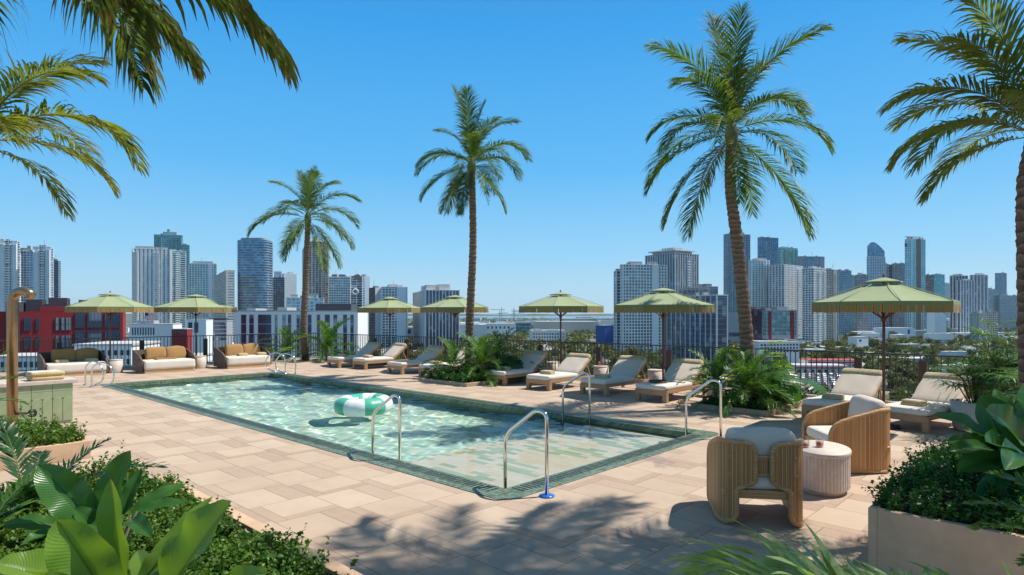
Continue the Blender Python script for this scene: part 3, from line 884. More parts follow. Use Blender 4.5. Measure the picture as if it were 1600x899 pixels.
low_block('pale blue low building left of the long white building', 291, 322, 500, 535, 480, 10, 'w_cool', [(.1, .3, 504, 520, 1, 3), (.4, .6, 504, 520, 1, 3)], name='pale_building')
low_block('dark glazed low building left of the long white building', 320, 354, 502, 540, 500, 10, 'w_grey', [(.03, .97, 504 + 6 * k, 508 + 6 * k, 8, 1) for k in range(5)], 'g_dark', name='office_block', plant=((.1, .9, 2, 'w_dark'),))
low_block('white low building with dark windows below the left railing', 116, 205, 541, 640, 128, 8, 'w_white', [(.04 + .11 * k, .09 + .11 * k, 548 + 14 * j, 556 + 14 * j, 1, 1) for k in range(9) for j in range(3)], dep=14)
low_block('second white low building at far left below the railing', -20, 62, 560, 640, 120, 8, 'w_white', [(.04 + .11 * k, .10 + .11 * k, 566 + 14 * j, 575 + 14 * j, 1, 1) for k in range(9) for j in range(3)], dep=10)
low_block('white roofed block with grey windows behind daybeds and railing', 196, 300, 560, 620, 160, 6, 'w_cool', [(.03 + .08 * k, .08 + .08 * k, 564 + 10 * j, 570 + 10 * j, 1, 1) for k in range(12) for j in range(2)], dep=14)
def flag():
    Y = 420; s = Y / F
    t = thing('flag_and_pole', 'red white and blue flag flying over the low white building', 'flag', ((217 - 800) * s, Y + 6, EYE - 18 * s), 0)
    MB().tube([(0, 0, 0), (0, 0, 18 * s)], .12, 6).build('pole', M['white_paint'], t)
    b = MB(); L, Hh = 16 * s, 9 * s; n = 14
    for k in range(13):
        z1 = 18 * s - Hh * k / 13; z0_ = 18 * s - Hh * (k + 1) / 13
        vs = []
        for i in range(n + 1):
            u = i / n; x = L * u; y = .35 * math.sin(u * 9); dz = -L * .18 * u + .2 * math.sin(u * 7)
            vs += [(x, y, z1 + dz), (x, y, z0_ + dz)]
        for i in range(n):
            canton = i / n < .4 and k < 7
            b.add([vs[2 * i], vs[2 * i + 1], vs[2 * i + 3], vs[2 * i + 2]], [(0, 1, 2, 3)], 2 if canton else (0 if k % 2 == 0 else 1))
    b.build('flag', [M['flag_red'], M['flag_white'], M['flag_blue']], t)
flag()
# --- middle
low_block('long white warehouse behind the fourth parasol pole', 652, 760, 508, 532, 520, 4, 'w_white', [(.05, .07, 512, 516, 1, 1), (.5, .62, 511, 513, 1, 1)], plant=((.2, .4, 2, 'w_grey'), (.6, .9, 3, 'w_cool')), dep=50)
low_block('grey brown low building behind the third parasol pole', 612, 662, 512, 532, 470, 6, 'w_grey', [(.06, .6, 515, 522, 8, 1)], name='low_building', dep=30, plant=((.1, .5, 2, 'w_brown'),))
low_block('wide pale warehouse right of the second palm trunk', 742, 806, 506, 526, 640, 4, 'w_cool', [(.1 + .1 * k, .14 + .1 * k, 510, 514, 1, 1) for k in range(8)], dep=40, name='low_building')
low_block('dark teal glazed office left of the fifth parasol pole', 796, 830, 504, 522, 700, 8, 'w_grey', [(.02, .96, 506 + 5 * k, 510 + 5 * k, 8, 1) for k in range(3)], 'g_teal', name='office_block', dep=30)
low_block('three storey white building behind the fifth parasol pole', 832, 884, 517, 536, 560, 5, 'w_white', [(.03 + .08 * k, .07 + .08 * k, 521 + 5 * j, 523.5 + 5 * j, 1, 1) for k in range(12) for j in range(3)], dep=26, plant=((.1, .3, 1.5, 'w_grey'), (.5, .8, 1, 'w_grey')))
low_block('long grey shed in the port beyond the railing', 838, 935, 503, 520, 900, 2, 'w_beige', [], name='port_shed', dep=60)
low_block('pale port shed left of the blue clad box', 880, 932, 498, 512, 1300, 2, 'w_grey', [], name='port_shed', dep=60)
low_block('bright blue windowless box building between railing and white tower', 945, 972, 509, 545, 400, 24, 'w_blue', [], name='blue_building', dep=14)
low_block('white roof block right behind the bright blue box', 940, 975, 501, 520, 470, 8, 'w_white', [], name='low_building', dep=20)
low_block('white block with red brick base right of the blue box', 975, 1030, 508, 545, 420, 10, 'w_cool', [(.05 + .12 * k, .12 + .12 * k, 511 + 6 * j, 514.5 + 6 * j, 2, 1) for k in range(8) for j in range(4)], name='apartment_block', dep=14, plant=((.2, .5, 2, 'w_white'), (.7, .9, 1, 'w_grey')))
low_block('dark red brick walkup in front of the white block by blue box', 984, 1006, 522, 546, 700, 8, 'w_brown', [(.1 + .22 * k, .22 + .22 * k, 525 + 6 * j, 528 + 6 * j, 1, 1) for k in range(4) for j in range(3)], name='brick_building', dep=10)
# --- right of centre
tower('hotel_tower', 'white gridded hotel tower with blank white right end near centre right', 970, 973, 1042, 414, 640, 12, 'w_white', 'g_dark', 3.2, 1.0, 3.3, 1.1, .3, .4, blank=(('R', .66, .80), ('R', .0, .02)), plant=((.3, .4, .3, .4, 3), (.68, .4, .2, .4, 3.5)))
tower('hotel_tower', 'narrow white wing left of the white gridded hotel tower', 961, 963, 971, 424, 650, 10, 'w_cool', 'g_dark', 3.2, .6, 5, 1.4, .3, .4, plant=())
def canopy_top(t, w1, w2, H):
    MB().box((w1 * .45, w2 * .45, H + 4.5), (w1 * .92, w2 * .92, 1.4)).build('roof_canopy', M['w_white'], t)
    MB().box((w1 * .45, w2 * .45, H + 7), (w1 * .4, w2 * .4, 3.5)).build('lift_tower', M['w_grey'], t)
tower(T, 'grey and white tower with overhanging roof canopy behind the gridded hotel', 1009, 1055, 1091, 396, 760, 34, 'w_grey', 'g_dark', 3.3, .5, 4.2, .9, 1.0, .7, plant=((.45, .45, .75, .75, 4),), top=canopy_top, wallp='w_cool')
tower('office_building', 'dark glass block with white vertical fins behind the sixth parasol', 1036, 1120, 1136, 462, 390, 20, 'w_white', 'g_navy', 3.3, .08, 5.2, .5, .05, .5, blank=(('L', .92, 1, 1.0, 'w_brown'),), plant=())
tower('office_building', 'dark rooftop storey block set back above the finned glass block', 1062, 1108, 1121, 449, 420, 20, 'w_grey', 'g_dark', 3.3, .5, 5, .4, .2, .4, plant=())
tower(T, 'very tall blue grey glass tower behind the large palm trunk', 1131, 1136, 1172, 366, 1150, 14, 'w_grey', 'g_blue', 3.3, .8, 5, .5, .5, .4, plant=((.6, .4, .35, .4, 4),))
tower('office_tower', 'dark blue glass tower with flat top right of the large palm trunk', 1184, 1188, 1216, 371, 1350, 20, 'w_dark', 'g_blue', 3.5, .5, 6, .4, .2, .3, plant=())
tower(T, 'white balconied tower directly right of the large palm trunk', 1172, 1175, 1202, 407, 900, 14, 'w_white', 'g_teal', 3.1, .8, 4.5, 1.3, .7, .6, plant=((.6, .5, .6, .5, 3),))
tower(T, 'tower with dark and white zigzag stripes above the red building', 1202, 1226, 1254, 414, 880, 40, 'w_white', 'g_navy', 3.1, .7, 4.2, 1.3, .5, .6, plant=())
tower(T, 'pale teal tower peeking over the zigzag striped tower', 1216, 1220, 1246, 387, 1200, 26, 'w_teal', 'g_teal', 3.2, .9, 4, .8, .5, .4, plant=((.3, .4, .4, .4, 2),))
tower('office_tower', 'grey framed dark office tower right of the pale teal tower', 1246, 1249, 1288, 401, 1250, 10, 'w_grey', 'g_blue', 3.4, .5, 4, .8, .2, .4, plant=(), blank=(('R', 0, .12), ('R', .82, 1)))
tower(T, 'white tower with dark balcony column right of the zigzag tower', 1254, 1272, 1289, 419, 830, 34, 'w_white', 'g_dark', 3.1, 1.0, 3.6, 1.0, .6, .5, plant=((.4, .5, .4, .4, 2),))
tower(T, 'beige tower with white right edge behind the seventh parasol left end', 1288, 1291, 1310, 422, 860, 16, 'w_beige', 'g_dark', 3.1, 1.1, 4, .8, .6, .5, blank=(('R', .62, .84, 1.004, 'w_white'),), plant=())
tower('office_tower', 'flat blue grey tower right of the beige tower', 1306, 1309, 1330, 423, 1100, 12, 'w_grey', 'g_blue', 3.3, .7, 4.5, .5, .2, .3, plant=())
tower('office_tower', 'small far teal tower left of the curved top tower', 1329, 1331, 1337, 431, 1500, 20, 'w_teal', 'g_teal', 3.3, .7, 4.5, .5, .2, .3, plant=())
tower('office_tower', 'low grey tower with fine grid left of the curved top tower', 1338, 1340, 1356, 430, 1250, 16, 'w_grey', 'g_dark', 3.3, 1.0, 3.5, .7, .2, .3)
def curved_top(t, w1, w2, H):
    n = 10
    pts = [(0, H - 1)] + [(w1 * .98 * i / n, H + 33 * (1 - (max(0, i / n - .25) / .75) ** 1.5 * .62) * min(1, .72 + i / n * 1.2)) for i in range(n + 1)] + [(w1 * .98, H - 1)]
    k = len(pts)
    MB().add([(x, .2, z) for x, z in pts] + [(x, w2 * .85, z) for x, z in pts], [tuple(range(k))[::-1], tuple(range(k, 2 * k))] + [(i, (i + 1) % k, k + (i + 1) % k, k + i) for i in range(k)]).build('curved_crown', M['g_blue'], t)
tower('glass_tower', 'blue glass tower with slanting curved crown behind seventh parasol top', 1355, 1358, 1383, 401, 1400, 14, 'w_cool', 'g_blue', 3.5, .7, 5, .9, .25, .4, plant=(), top=curved_top)
tower('office_tower', 'slim grey tower just right of the curved crown tower', 1382, 1384, 1389, 413, 1500, 14, 'w_grey', 'g_sky', 3.5, .9, 5, .7, .25, .4, plant=())
tower('office_tower', 'dark grey slab left of the teal tower under construction', 1387, 1389, 1399, 415, 1450, 14, 'w_grey', 'g_dark', 3.5, .7, 5, .7, .25, .4, plant=())
tower('office_tower', 'dark gridded slab touching the teal tower under construction', 1396, 1398, 1416, 412, 1440, 14, 'w_grey', 'g_dark', 3.5, .8, 3.6, .6, .25, .4, plant=())
def site_top(t, w1, w2, H):
    b = MB()
    for k in range(6): b.box((w1 * (.08 + .16 * k), w2 * .3, H + 3), (.6, .6, 6))
    b.box((w1 * .35, w2 * .3, H + 5.5), (w1 * .9, 1, 1)); b.box((-2.2, w2 * .3, H - 12), (3, 3, 6)); b.box((w1 * .45, -2.0, H * .47), (w1 * .3, 3, 4))
    b.build('scaffolding', M['w_red'], t)
tower('construction_tower', 'bright teal tower under construction with raw brown strip', 1416, 1418, 1446, 374, 1300, 14, 'w_cool', 'g_cyan', 3.5, .5, 5, .5, .2, .3, blank=(('R', .50, .74, 1.004, 'w_brown'), ('R', .2, .27, 1.0, 'w_cool')), plant=((.2, .5, .3, .4, 4), (.8, .5, .3, .4, 3)), top=site_top)
tower('office_tower', 'brown gridded tower right of the tower under construction', 1446, 1448, 1459, 430, 1500, 14, 'w_brown', 'g_dark', 3.5, 1.0, 4, .8, .25, .4, plant=())
tower('glass_tower', 'small bright teal glass tower in the right skyline', 1457, 1459, 1476, 429, 1700, 14, 'w_teal', 'g_cyan', 3.5, .5, 6, .4, .25, .3, plant=())
tower('office_tower', 'short pale tower right of the small bright teal tower', 1474, 1476, 1484, 443, 1800, 14, 'w_cool', 'g_sky', 3.5, .9, 4, .8, .25, .4, plant=())
tower('office_tower', 'dark twin tower with white edges, taller left one', 1487, 1489, 1512, 431, 1200, 12, 'w_white', 'g_navy', 3.5, .3, 7, 1.6, .1, .5, plant=((.5, .5, .4, .4, 3),))
tower('office_tower', 'dark and white tower stepping down right of the twin tower', 1499, 1501, 1522, 438, 1150, 16, 'w_cool', 'g_navy', 3.5, .3, 6, 1.7, .1, .5, plant=((.5, .5, .3, .4, 2),))
tower('office_tower', 'dark tower with bright white vertical edge, right of the twin pair', 1519, 1521, 1543, 430, 1180, 14, 'w_white', 'g_navy', 3.5, .3, 7.5, 1.8, .1, .5, plant=((.5, .5, .5, .4, 3),))
tower('office_tower', 'grey tower with domed roof plant near right end', 1542, 1544, 1559, 453, 1500, 14, 'w_grey', 'g_sky', 3.5, 1.1, 4, .8, .25, .4)
tower('glass_tower', 'slim blue glass tower standing alone at the right end', 1556, 1558, 1573, 427, 1900, 14, 'w_grey', 'g_blue', 3.5, .5, 6, .4, .2, .3, plant=())
tower('office_tower', 'wide hazy grey tower at the right end beside the palm', 1559, 1562, 1592, 462, 1500, 14, 'w_grey', 'g_sky', 3.5, 1.3, 4, 1.0, .25, .4, plant=((.3, .5, .3, .4, 3),))
tower('office_tower', 'grey blue block below the dark and white towers at right', 1517, 1530, 1543, 490, 900, 30, 'w_grey', 'g_sky', 3.4, 1.3, 4, 1, .2, .4)
tower('office_tower', 'small beige gridded block near right end of the skyline', 1542, 1545, 1559, 488, 950, 16, 'w_beige', 'g_dark', 3.4, 1.2, 4, 1, .2, .4)
# red and white block
tower('apartment_block', 'red and white glazed block right of the large palm trunk', 1195, 1198, 1244, 486, 520, 10, 'w_grey', 'g_teal', 3.4, .5, 4.5, .5, .2, .4, blank=(('R', .06, .15, .98, 'w_red'), ('R', .80, .92, 1.0, 'w_red')), plant=((.2, .5, .3, .5, 2), (.6, .5, .3, .5, 3)), zb=-20)
low_block('white podium under the red and white glazed block', 1186, 1249, 535, 560, 510, 10, 'w_white', [(.04 + .08 * k, .09 + .08 * k, 538 + 5 * j, 541 + 5 * j, 1, 1) for k in range(12) for j in range(3)], dep=24, name='podium_building')
tower('apartment_block', 'red topped glazed block left half hidden by the large palm trunk', 1168, 1171, 1200, 484, 545, 10, 'w_red', 'g_navy', 3.4, .3, 4.5, .5, .2, .4, plant=())
low_block('grey angular roofed hall left of the large palm trunk', 1136, 1166, 489, 540, 560, 8, 'w_grey', [(.1, .9, 520, 526, 6, 1)], name='grey_building', dep=20)
low_block('white three storey building under the seventh parasol left half', 1322, 1350, 500, 516, 800, 6, 'w_white', [(.05 + .12 * k, .12 + .12 * k, 503 + 5 * j, 506 + 5 * j, 1, 1) for k in range(8) for j in range(2)], dep=20)
low_block('white six windowed block right of the seventh parasol pole', 1462, 1502, 500, 515, 850, 6, 'w_white', [(.05 + .12 * k, .11 + .12 * k, 503 + 4 * j, 505.5 + 4 * j, 1, 1) for k in range(8) for j in range(3)], dep=26, plant=((.6, .8, 4, 'w_white'),))
low_block('pale blue and white long block right of the seventh parasol pole', 1384, 1430, 513, 532, 560, 5, 'w_cool', [(.1, .3, 518, 523, 3, 1), (.75, .82, 515, 522, 1, 1)], dep=20, name='long_block')
low_block('small cube shaped white building left of the seventh parasol pole', 1339, 1357, 527, 546, 470, 24, 'w_white', [(.2, .4, 531, 534, 1, 1)], dep=8)
low_block('grey block beside white building under the seventh parasol', 1310, 1324, 502, 515, 820, 8, 'w_grey', [], dep=16, name='grey_building')
low_block('long flat white roofed depot far right beyond the trees', 1484, 1590, 521, 527, 640, 3, 'w_white', [], dep=50, name='depot_building')
low_block('second flat roofed depot behind the trees at right', 1312, 1420, 519, 524, 700, 3, 'w_beige', [], dep=30, name='depot_building')
def dome():
    Y = 1000; s = Y / F
    t = thing('domed_hall', 'white half dome roof behind the six windowed white block', 'building', ((1461 - 800) * s, Y, GZ), 0)
    n = 12; L = 18 * s; H = EYE + (HZ - 496) * s - GZ
    MB().box((L / 2, 10, H / 2), (L, 20, H)).build('wall', M['w_cool'], t)
    pts = [(L * (1 - math.cos(PI / 2 * i / n)) * 0 + L * i / n, H + 9.5 * s * math.sqrt(max(0, 1 - (i / n) ** 2))) for i in range(n + 1)] + [(0, H)]
    k = len(pts)
    MB().add([(x, 0, z) for x, z in pts] + [(x, 20, z) for x, z in pts], [tuple(range(k))[::-1], tuple(range(k, 2 * k))] + [(i, (i + 1) % k, k + (i + 1) % k, k + i) for i in range(k)]).build('dome_roof', M['w_white'], t)
dome()
# row of white shops with red awnings by the car park
def shops(label, x0, x1, y, Y, red):
    s = Y / F; L = (x1 - x0) * s; H = 5.5
    t = thing('shop_building', label, 'building', ((x0 - 800) * s, Y, GZ), R(-3))
    MB().box((L / 2, 9, H / 2), (L, 18, H)).build('wall', M['white_paint'], t)
    MB().box((L / 2, 9, H + .15), (L + .6, 18.6, .3)).build('roof', M['redroof' if red == 2 else 'roof'], t)
    if red: MB().box((L / 2, -.6, H * .72), (L * .96, 1.2, .9)).build('awning', M['redroof'], t)
    b = MB()
    for k in range(int(L / 5)): b.box((2.5 + 5 * k, -.03, 1.5), (2.6, .2, 2.2))
    b.build('window', M['g_dark'], t)
shops('white shop row with red awning strip behind the parking lot', 1243, 1322, 0, 468, 1)
shops('shop row with a red roof just beyond the parking lot', 1262, 1345, 0, 520, 2)
shops('long white shed right of the red awning shops', 1385, 1420, 0, 540, 0)
shops('white garage building right of the pale road', 1455, 1478, 0, 430, 0)
# cranes over the port
for k, (x, y, Y, arm, lb) in enumerate(((784, 480, 2600, -18, 'thin tower crane left of the fourth parasol edge'), (803, 482, 2500, 14, 'low harbour crane with arm over the port'), (781, 486, 2300, 12, 'small crane low on the port horizon'))):
    s = Y / F
    t = thing('tower_crane', lb, 'crane', ((x - 800) * s, Y, GZ), 0)
    H = EYE + (HZ - y) * s - GZ
    MB().box((0, 0, H / 2), (2.2, 2.2, H)).build('mast', M['crane'], t)
    MB().bar((-arm * s * .3, 0, H * .82), (arm * s, 0, H * .86), 2, 2).build('jib', M['crane'], t)
for k, (x, y) in enumerate(((803, 484), (806, 481), (812, 485), (817, 483))):
    Y = 3400; s = Y / F; H = EYE + (HZ - y) * s - GZ
    t = thing('harbour_crane', 'distant pale container crane on the port horizon', 'crane', ((x - 800) * s, Y + 40 * k, GZ), 0, 'container cranes in the port')
    MB().box((-6, 0, H * .35), (2, 2, H * .7)).box((6, 0, H * .35), (2, 2, H * .7)).box((0, 0, H * .7), (18, 3, 3)).build('frame', M['w_cool'], t)
    MB().bar((0, 0, H * .7), (-12, 0, H), 2, 2).build('boom', M['w_cool'], t)

# --- scattered low buildings
lr = random.Random(21)
sp = []
def blocked(px, Y):
    return False
wm = ['w_white', 'w_white', 'w_cool', 'w_beige', 'w_grey', 'w_white']
k = 0
for _ in range(120):
    Y = 330 * (10 ** lr.uniform(0, .95)) if lr.random() < .8 else lr.uniform(700, 1400)
    px = lr.choice([lr.uniform(560, 1130), lr.uniform(1245, 1640), lr.uniform(1245, 1640), lr.uniform(190, 360)])
    if Y < 520 and 1180 < px < 1480: continue
    if Y < 420: continue
    L = lr.uniform(10, 26) * (1 + Y / 2500); D = lr.uniform(9, 20); H = lr.uniform(4, 9) + (lr.uniform(0, 9) if Y > 900 else 0)
    X = (px - 800) / F * Y
    t = thing('low_building', 'small flat roofed building among the trees of the low district', 'building', (X, Y, GZ), R(lr.uniform(-12, 30)), 'low flat roofed buildings beyond the railing')
    mt = lr.choice(wm)
    t['label'] = '%s flat roofed low building %s' % ({'w_white': 'white', 'w_cool': 'bluish white', 'w_beige': 'beige', 'w_grey': 'grey'}[mt], 'among trees beyond the left railing' if px < 500 else ('beyond the middle railing, behind the loungers' if px < 1180 else ('among the near trees beyond the right railing' if Y < 1000 else 'in the distant right part of the low district')))
    MB().box((0, 0, H / 2), (L, D, H)).build('wall', M[mt], t)
    MB().box((0, 0, H + .2), (L + .5, D + .5, .4)).box((L * .2, D * .1, H + 1), (L * .15, D * .2, 1.4)).box((-L * .25, -D * .15, H + .8), (L * .08, D * .12, 1.0)).build('roof', M[lr.choice(['roof', 'roof', 'roofd', 'white_paint'])], t)
    if Y < 1100:
        b = MB(); n = int(L / 4)
        for j in range(n):
            for zz in ([1.8] if H < 6.5 else [1.8, 5.0]): b.box((-L / 2 + 2 + 4 * j, -D / 2 - .02, zz), (2.2, .2, 1.4))
        b.build('window', M['g_dark'], t)
# --- cars in the car park
def car_mesh():
    b = MB()
    prof = [(-2.2, .35), (-2.2, .85), (-1.9, .95), (-1.3, 1.0), (-.75, 1.42), (.7, 1.45), (1.3, 1.0), (2.1, .9), (2.2, .6), (2.2, .35)]
    n = len(prof)
    vs = [(x, -.85, z) for x, z in prof] + [(x, .85, z) for x, z in prof]
    b.add(vs, [tuple(range(n)), tuple(range(n, 2 * n))[::-1]] + [(i, n + i, n + (i + 1) % n, (i + 1) % n) for i in range(n)], 0)
    for s_ in (-1, 1): b.add([(-.95, s_ * .86, 1.02), (1.05, s_ * .86, 1.02), (.6, s_ * .86, 1.36), (-.65, s_ * .86, 1.34)], [(0, 1, 2, 3)], 1)
    b.add([(-1.27, -.7, 1.035), (-1.27, .7, 1.035), (-.80, .7, 1.40), (-.80, -.7, 1.40)], [(0, 1, 2, 3)], 1)
    b.add([(1.28, -.7, 1.035), (1.28, .7, 1.035), (.76, .7, 1.43), (.76, -.7, 1.43)], [(0, 1, 2, 3)], 1)
    for x in (-1.35, 1.35):
        for y in (-.8, .8): b.lathe([(.33, -.1), (.33, .1)], 12, (0, 0, 0), 2) if False else b.add([(x + .33 * math.cos(a), y + d, .33 + .33 * math.sin(a)) for d in (-.1, .1) for a in [2 * PI * i / 10 for i in range(10)]], [tuple(range(10))[::-1], tuple(range(10, 20))] + [(i, (i + 1) % 10, 10 + (i + 1) % 10, 10 + i) for i in range(10)], 2)
    return b.build('parked_car', [M['car'], M['g_dark'], M['black']])
car0 = car_mesh()
car0.scale = (1.05, 1.05, 1.05)
tag(car0, 'small car in the open parking lot beyond the right railing', 'car', 'cars in the parking lot')
first = True
for r_ in range(7):
    for c_ in range(10):
        if lr.random() < .16: continue
        y = 368 + r_ * 13; x = 170 + c_ * 4.9 + r_ * 6.2
        c = car0 if first else car0.copy()
        if not first: COL.objects.link(c)
        first = False
        c.location = (x, y, GZ + .55); c.rotation_euler = (0, 0, PI / 2 + lr.uniform(-.05, .05))
# --- trees
def leaf_cloud(name, mat, centers, size, jit=.5, seed=0, up=.4, fold=.25, aspect=.6):
    """small folded leaf faces at the given centres (numpy arrays)"""
    g = np.random.default_rng(seed); n = len(centers)
    d = g.normal(size=(n, 3)); d[:, 2] = d[:, 2] * .5 + up
    d /= np.linalg.norm(d, axis=1)[:, None]
    a = g.normal(size=(n, 3)); s_ = np.cross(d, a); s_ /= np.linalg.norm(s_, axis=1)[:, None]
    nn = np.cross(s_, d)
    L = size * (1 + jit * g.uniform(-1, 1, n))[:, None]
    base = centers - d * L * .5
    tip_ = centers + d * L * .5
    lf = centers + s_ * L * aspect * .5 + nn * L * fold * .3
    rt = centers - s_ * L * aspect * .5 + nn * L * fold * .3
    v = np.stack([base, lf, tip_, rt], 1).reshape(-1, 3)
    me = bpy.data.meshes.new(name)
    me.vertices.add(4 * n); me.vertices.foreach_set('co', v.astype(np.float32).ravel())
    idx = np.arange(4 * n).reshape(n, 4)
    tri = np.stack([idx[:, [0, 1, 2]], idx[:, [0, 2, 3]]], 1).reshape(-1)
    me.loops.add(6 * n); me.loops.foreach_set('vertex_index', tri.astype(np.int32))
    me.polygons.add(2 * n)
    me.polygons.foreach_set('loop_start', np.arange(0, 6 * n, 3, dtype=np.int32))
    try: me.polygons.foreach_set('loop_total', np.full(2 * n, 3, dtype=np.int32))
    except Exception: pass
    me.update(calc_edges=True); me.validate()
    me.materials.append(mat)
    o = bpy.data.objects.new(name, me); COL.objects.link(o)
    return o
def city_tree(seed, mat):
    g = np.random.default_rng(seed)
    t = thing('tree', 'round green tree in the low district beyond the railing', 'tree', group='trees of the low district beyond the railing')
    pts = []
    for k in range(11):
        c = np.array([g.uniform(-3.2, 3.2), g.uniform(-3.2, 3.2), g.uniform(3.6, 7.6)]); r = g.uniform(1.3, 2.3)
        q = g.normal(size=(85, 3)); q /= np.linalg.norm(q, axis=1)[:, None]
        pts.append(c + q * r * g.uniform(.75, 1.08, (85, 1)) * np.array([1, 1, .75]))
    o = leaf_cloud('crown', mat, np.concatenate(pts), .8, .5, seed, .2, .3, .75); o.parent = t
    b = MB().tube([(0, 0, 0), (.2, 0, 2.4), (.1, .2, 5.5)], [.38, .3, .12], 7)
    for k in range(4):
        a = k * 1.6; b.tube([(.15, 0, 2.2), (1.6 * math.cos(a), 1.6 * math.sin(a), 4.6)], [.2, .07], 5)
    b.build('trunk', M['bark'], t)
    return t
protos = [city_tree(s, M['citytree'] if s % 3 else M['citytree2']) for s in range(40, 47)]
used = [False] * len(protos)
spots = []
for _ in range(286):
    u = lr.random()
    if u < .36: Y = lr.uniform(230, 560); px = lr.uniform(560, 1180)
    elif u < .92: Y = 290 * 10 ** lr.uniform(0, .62); px = lr.uniform(1180, 1660)
    else: Y = lr.uniform(240, 420); px = lr.uniform(285, 365)
    X = (px - 800) / F * Y
    if 155 < X < 270 and 355 < Y < 460 and 1240 < px < 1350: continue
    if 1235 < px < 1350 and 452 < Y < 545: continue
    spots.append((X, Y))
for (X, Y) in spots:
    i = lr.randrange(len(protos)); sc = lr.uniform(.9, 1.7)
    o = protos[i] if not used[i] else dup(protos[i])
    used[i] = True
    o.location = (X, Y, GZ); o.rotation_euler = (0, 0, lr.uniform(0, 6.28)); o.scale = (sc, sc, sc * lr.uniform(.8, 1.1))
    px_t = 800 + X / Y * F
    o['label'] = '%s %s tree %s' % ('large' if sc > 1.3 else 'small', 'olive green' if (40 + i) % 3 == 0 else 'dark green', 'below the left railing by the white building' if px_t < 500 else ('below the railing behind the lounger row' if px_t < 1180 else ('near the parking lot beyond the right railing' if Y < 560 else 'farther off in the low district at right')))
# masses of far trees
g = np.random.default_rng(3)
n = 4600
Y_ = 300 * 10 ** g.uniform(0, 1.3, n); px_ = g.uniform(540, 1700, n)
cen = []
for Y1, p1 in zip(Y_, px_):
    X1 = (p1 - 800) / F * Y1; r = g.uniform(3, 6.5) * (1 + Y1 / 4000)
    if -1500 < X1 < 1900 and Y1 > 4600: continue
    if Y1 < 470 and 1235 < p1 < 1400: continue
    if 450 < Y1 < 560 and 1235 < p1 < 1350: continue
    if Y1 < 700: r *= .7
    q = g.normal(size=(16, 3)); q /= np.linalg.norm(q, axis=1)[:, None]; q[:, 2] = np.abs(q[:, 2]) * .9
    cen.append(np.array([X1, Y1, GZ + 2]) + q * r * np.array([1.2, 1.2, 1]))
o = leaf_cloud('far_woodland', M['citytree'], np.concatenate(cen), 5.0, .5, 5, .15, .3, .9); tag(o, kind='stuff')
# far shore beyond the bay: a low irregular ridge of woodland
b = MB(); g2 = random.Random(9); L = []
for i in range(161):
    x = -9000 + 18000 * i / 160; h = 16 + 9 * math.sin(i * .7) + g2.uniform(0, 14)
    L.append((x, h))
vs = [(x, 9000 + abs(x) * .05, GZ + .4) for x, h in L] + [(x, 9200 + abs(x) * .05, GZ + h) for x, h in L] + [(x, 10200, GZ + h * .8) for x, h in L]
k = len(L)
b.add(vs, [(i, i + 1, k + i + 1, k + i) for i in range(k - 1)] + [(k + i, k + i + 1, 2 * k + i + 1, 2 * k + i) for i in range(k - 1)])
o = b.build('far_shore_hills', M['citytree']); tag(o, kind='structure')
# ships and port blocks at the far shore
for i in range(34):
    Y = g2.uniform(1500, 4300); px = g2.uniform(735, 960); X = (px - 800) / F * Y
    t = thing('port_building', 'distant pale shed or stack of containers in the port', 'building', (X, Y, GZ), R(g2.uniform(-10, 10)), 'distant port sheds')
    Ls = g2.uniform(30, 110); H = g2.uniform(8, 17)
    MB().box((0, 0, H / 2), (Ls, 30, H)).build('wall', M[g2.choice(['w_white', 'w_cool', 'w_grey', 'w_beige', 'w_teal'])], t)
    MB().box((0, 0, H + .3), (Ls + 1, 31, .6)).build('roof', M['roof'], t)
# ================================================================ railing
def line_at_px(A, B, px):
    t = (px - 800) / F; d = B - A
    k = (t * A.y - A.x) / (d.x - t * d.y)
    return A + d * k
def fence(label, segs):
    t = thing('railing', label, 'railing')
    for (A, B, pxs) in segs:
        d = (B - A); L = d.length; d.normalize()
        nrm = Vector((-d.y, d.x, 0))
        if nrm.dot(Vector((0, 0, 0)) - A) < 0: nrm = -nrm
        ks = sorted([0.0, L] + [(line_at_px(A, B, p) - A).length for p in pxs])
        b = MB(); b.bar(A + Vector((0, 0, FENCE_Z)), B + Vector((0, 0, FENCE_Z)), .05, .03)
        b.build('top_rail', M['fence'], t)
        b = MB(); b.bar(A + Vector((0, 0, .075)), B + Vector((0, 0, .075)), .04, .02); b.build('bottom_rail', M['fence'], t)
        for k0, k1 in zip(ks[:-1], ks[1:]):
            n = max(1, round((k1 - k0) / .118)); b = MB()
            for i in range(n):
                p = A + d * (k0 + (k1 - k0) * (i + .5) / n)
                b.box((p.x, p.y, .575), (.019, .019, .98), math.atan2(d.y, d.x))
            b.build('baluster_panel', M['fence'], t)
        for p in pxs:
            q = line_at_px(A, B, p) + nrm * .06
            MB().box((0, 0, .49), (.15, .07, .98)).build('post', M['post'], t, .004, (q.x, q.y, 0), math.atan2(d.y, d.x))
fence('dark brown metal railing with thin balusters along the right side of the terrace', [(FC, FR1, (541, 587, 637, 698, 762, 846, 937, 1047)), (FR1, FR2, (1342, 1443)), (FR2, FR3, ())])
fence('dark brown metal railing behind the daybeds on the left side', [(FLL, FC, (92, 221, 320))])
def kerb_edge():
    b = MB()
    for A, B in ((FLL, FC), (FC, FR1), (FR1, FR2), (FR2, FR3)):
        b.bar(A + Vector((0, 0, .02)), B + Vector((0, 0, .02)), .16, .05)
    tag(b.build('terrace_kerb', M['travertine']), kind='structure')
kerb_edge()

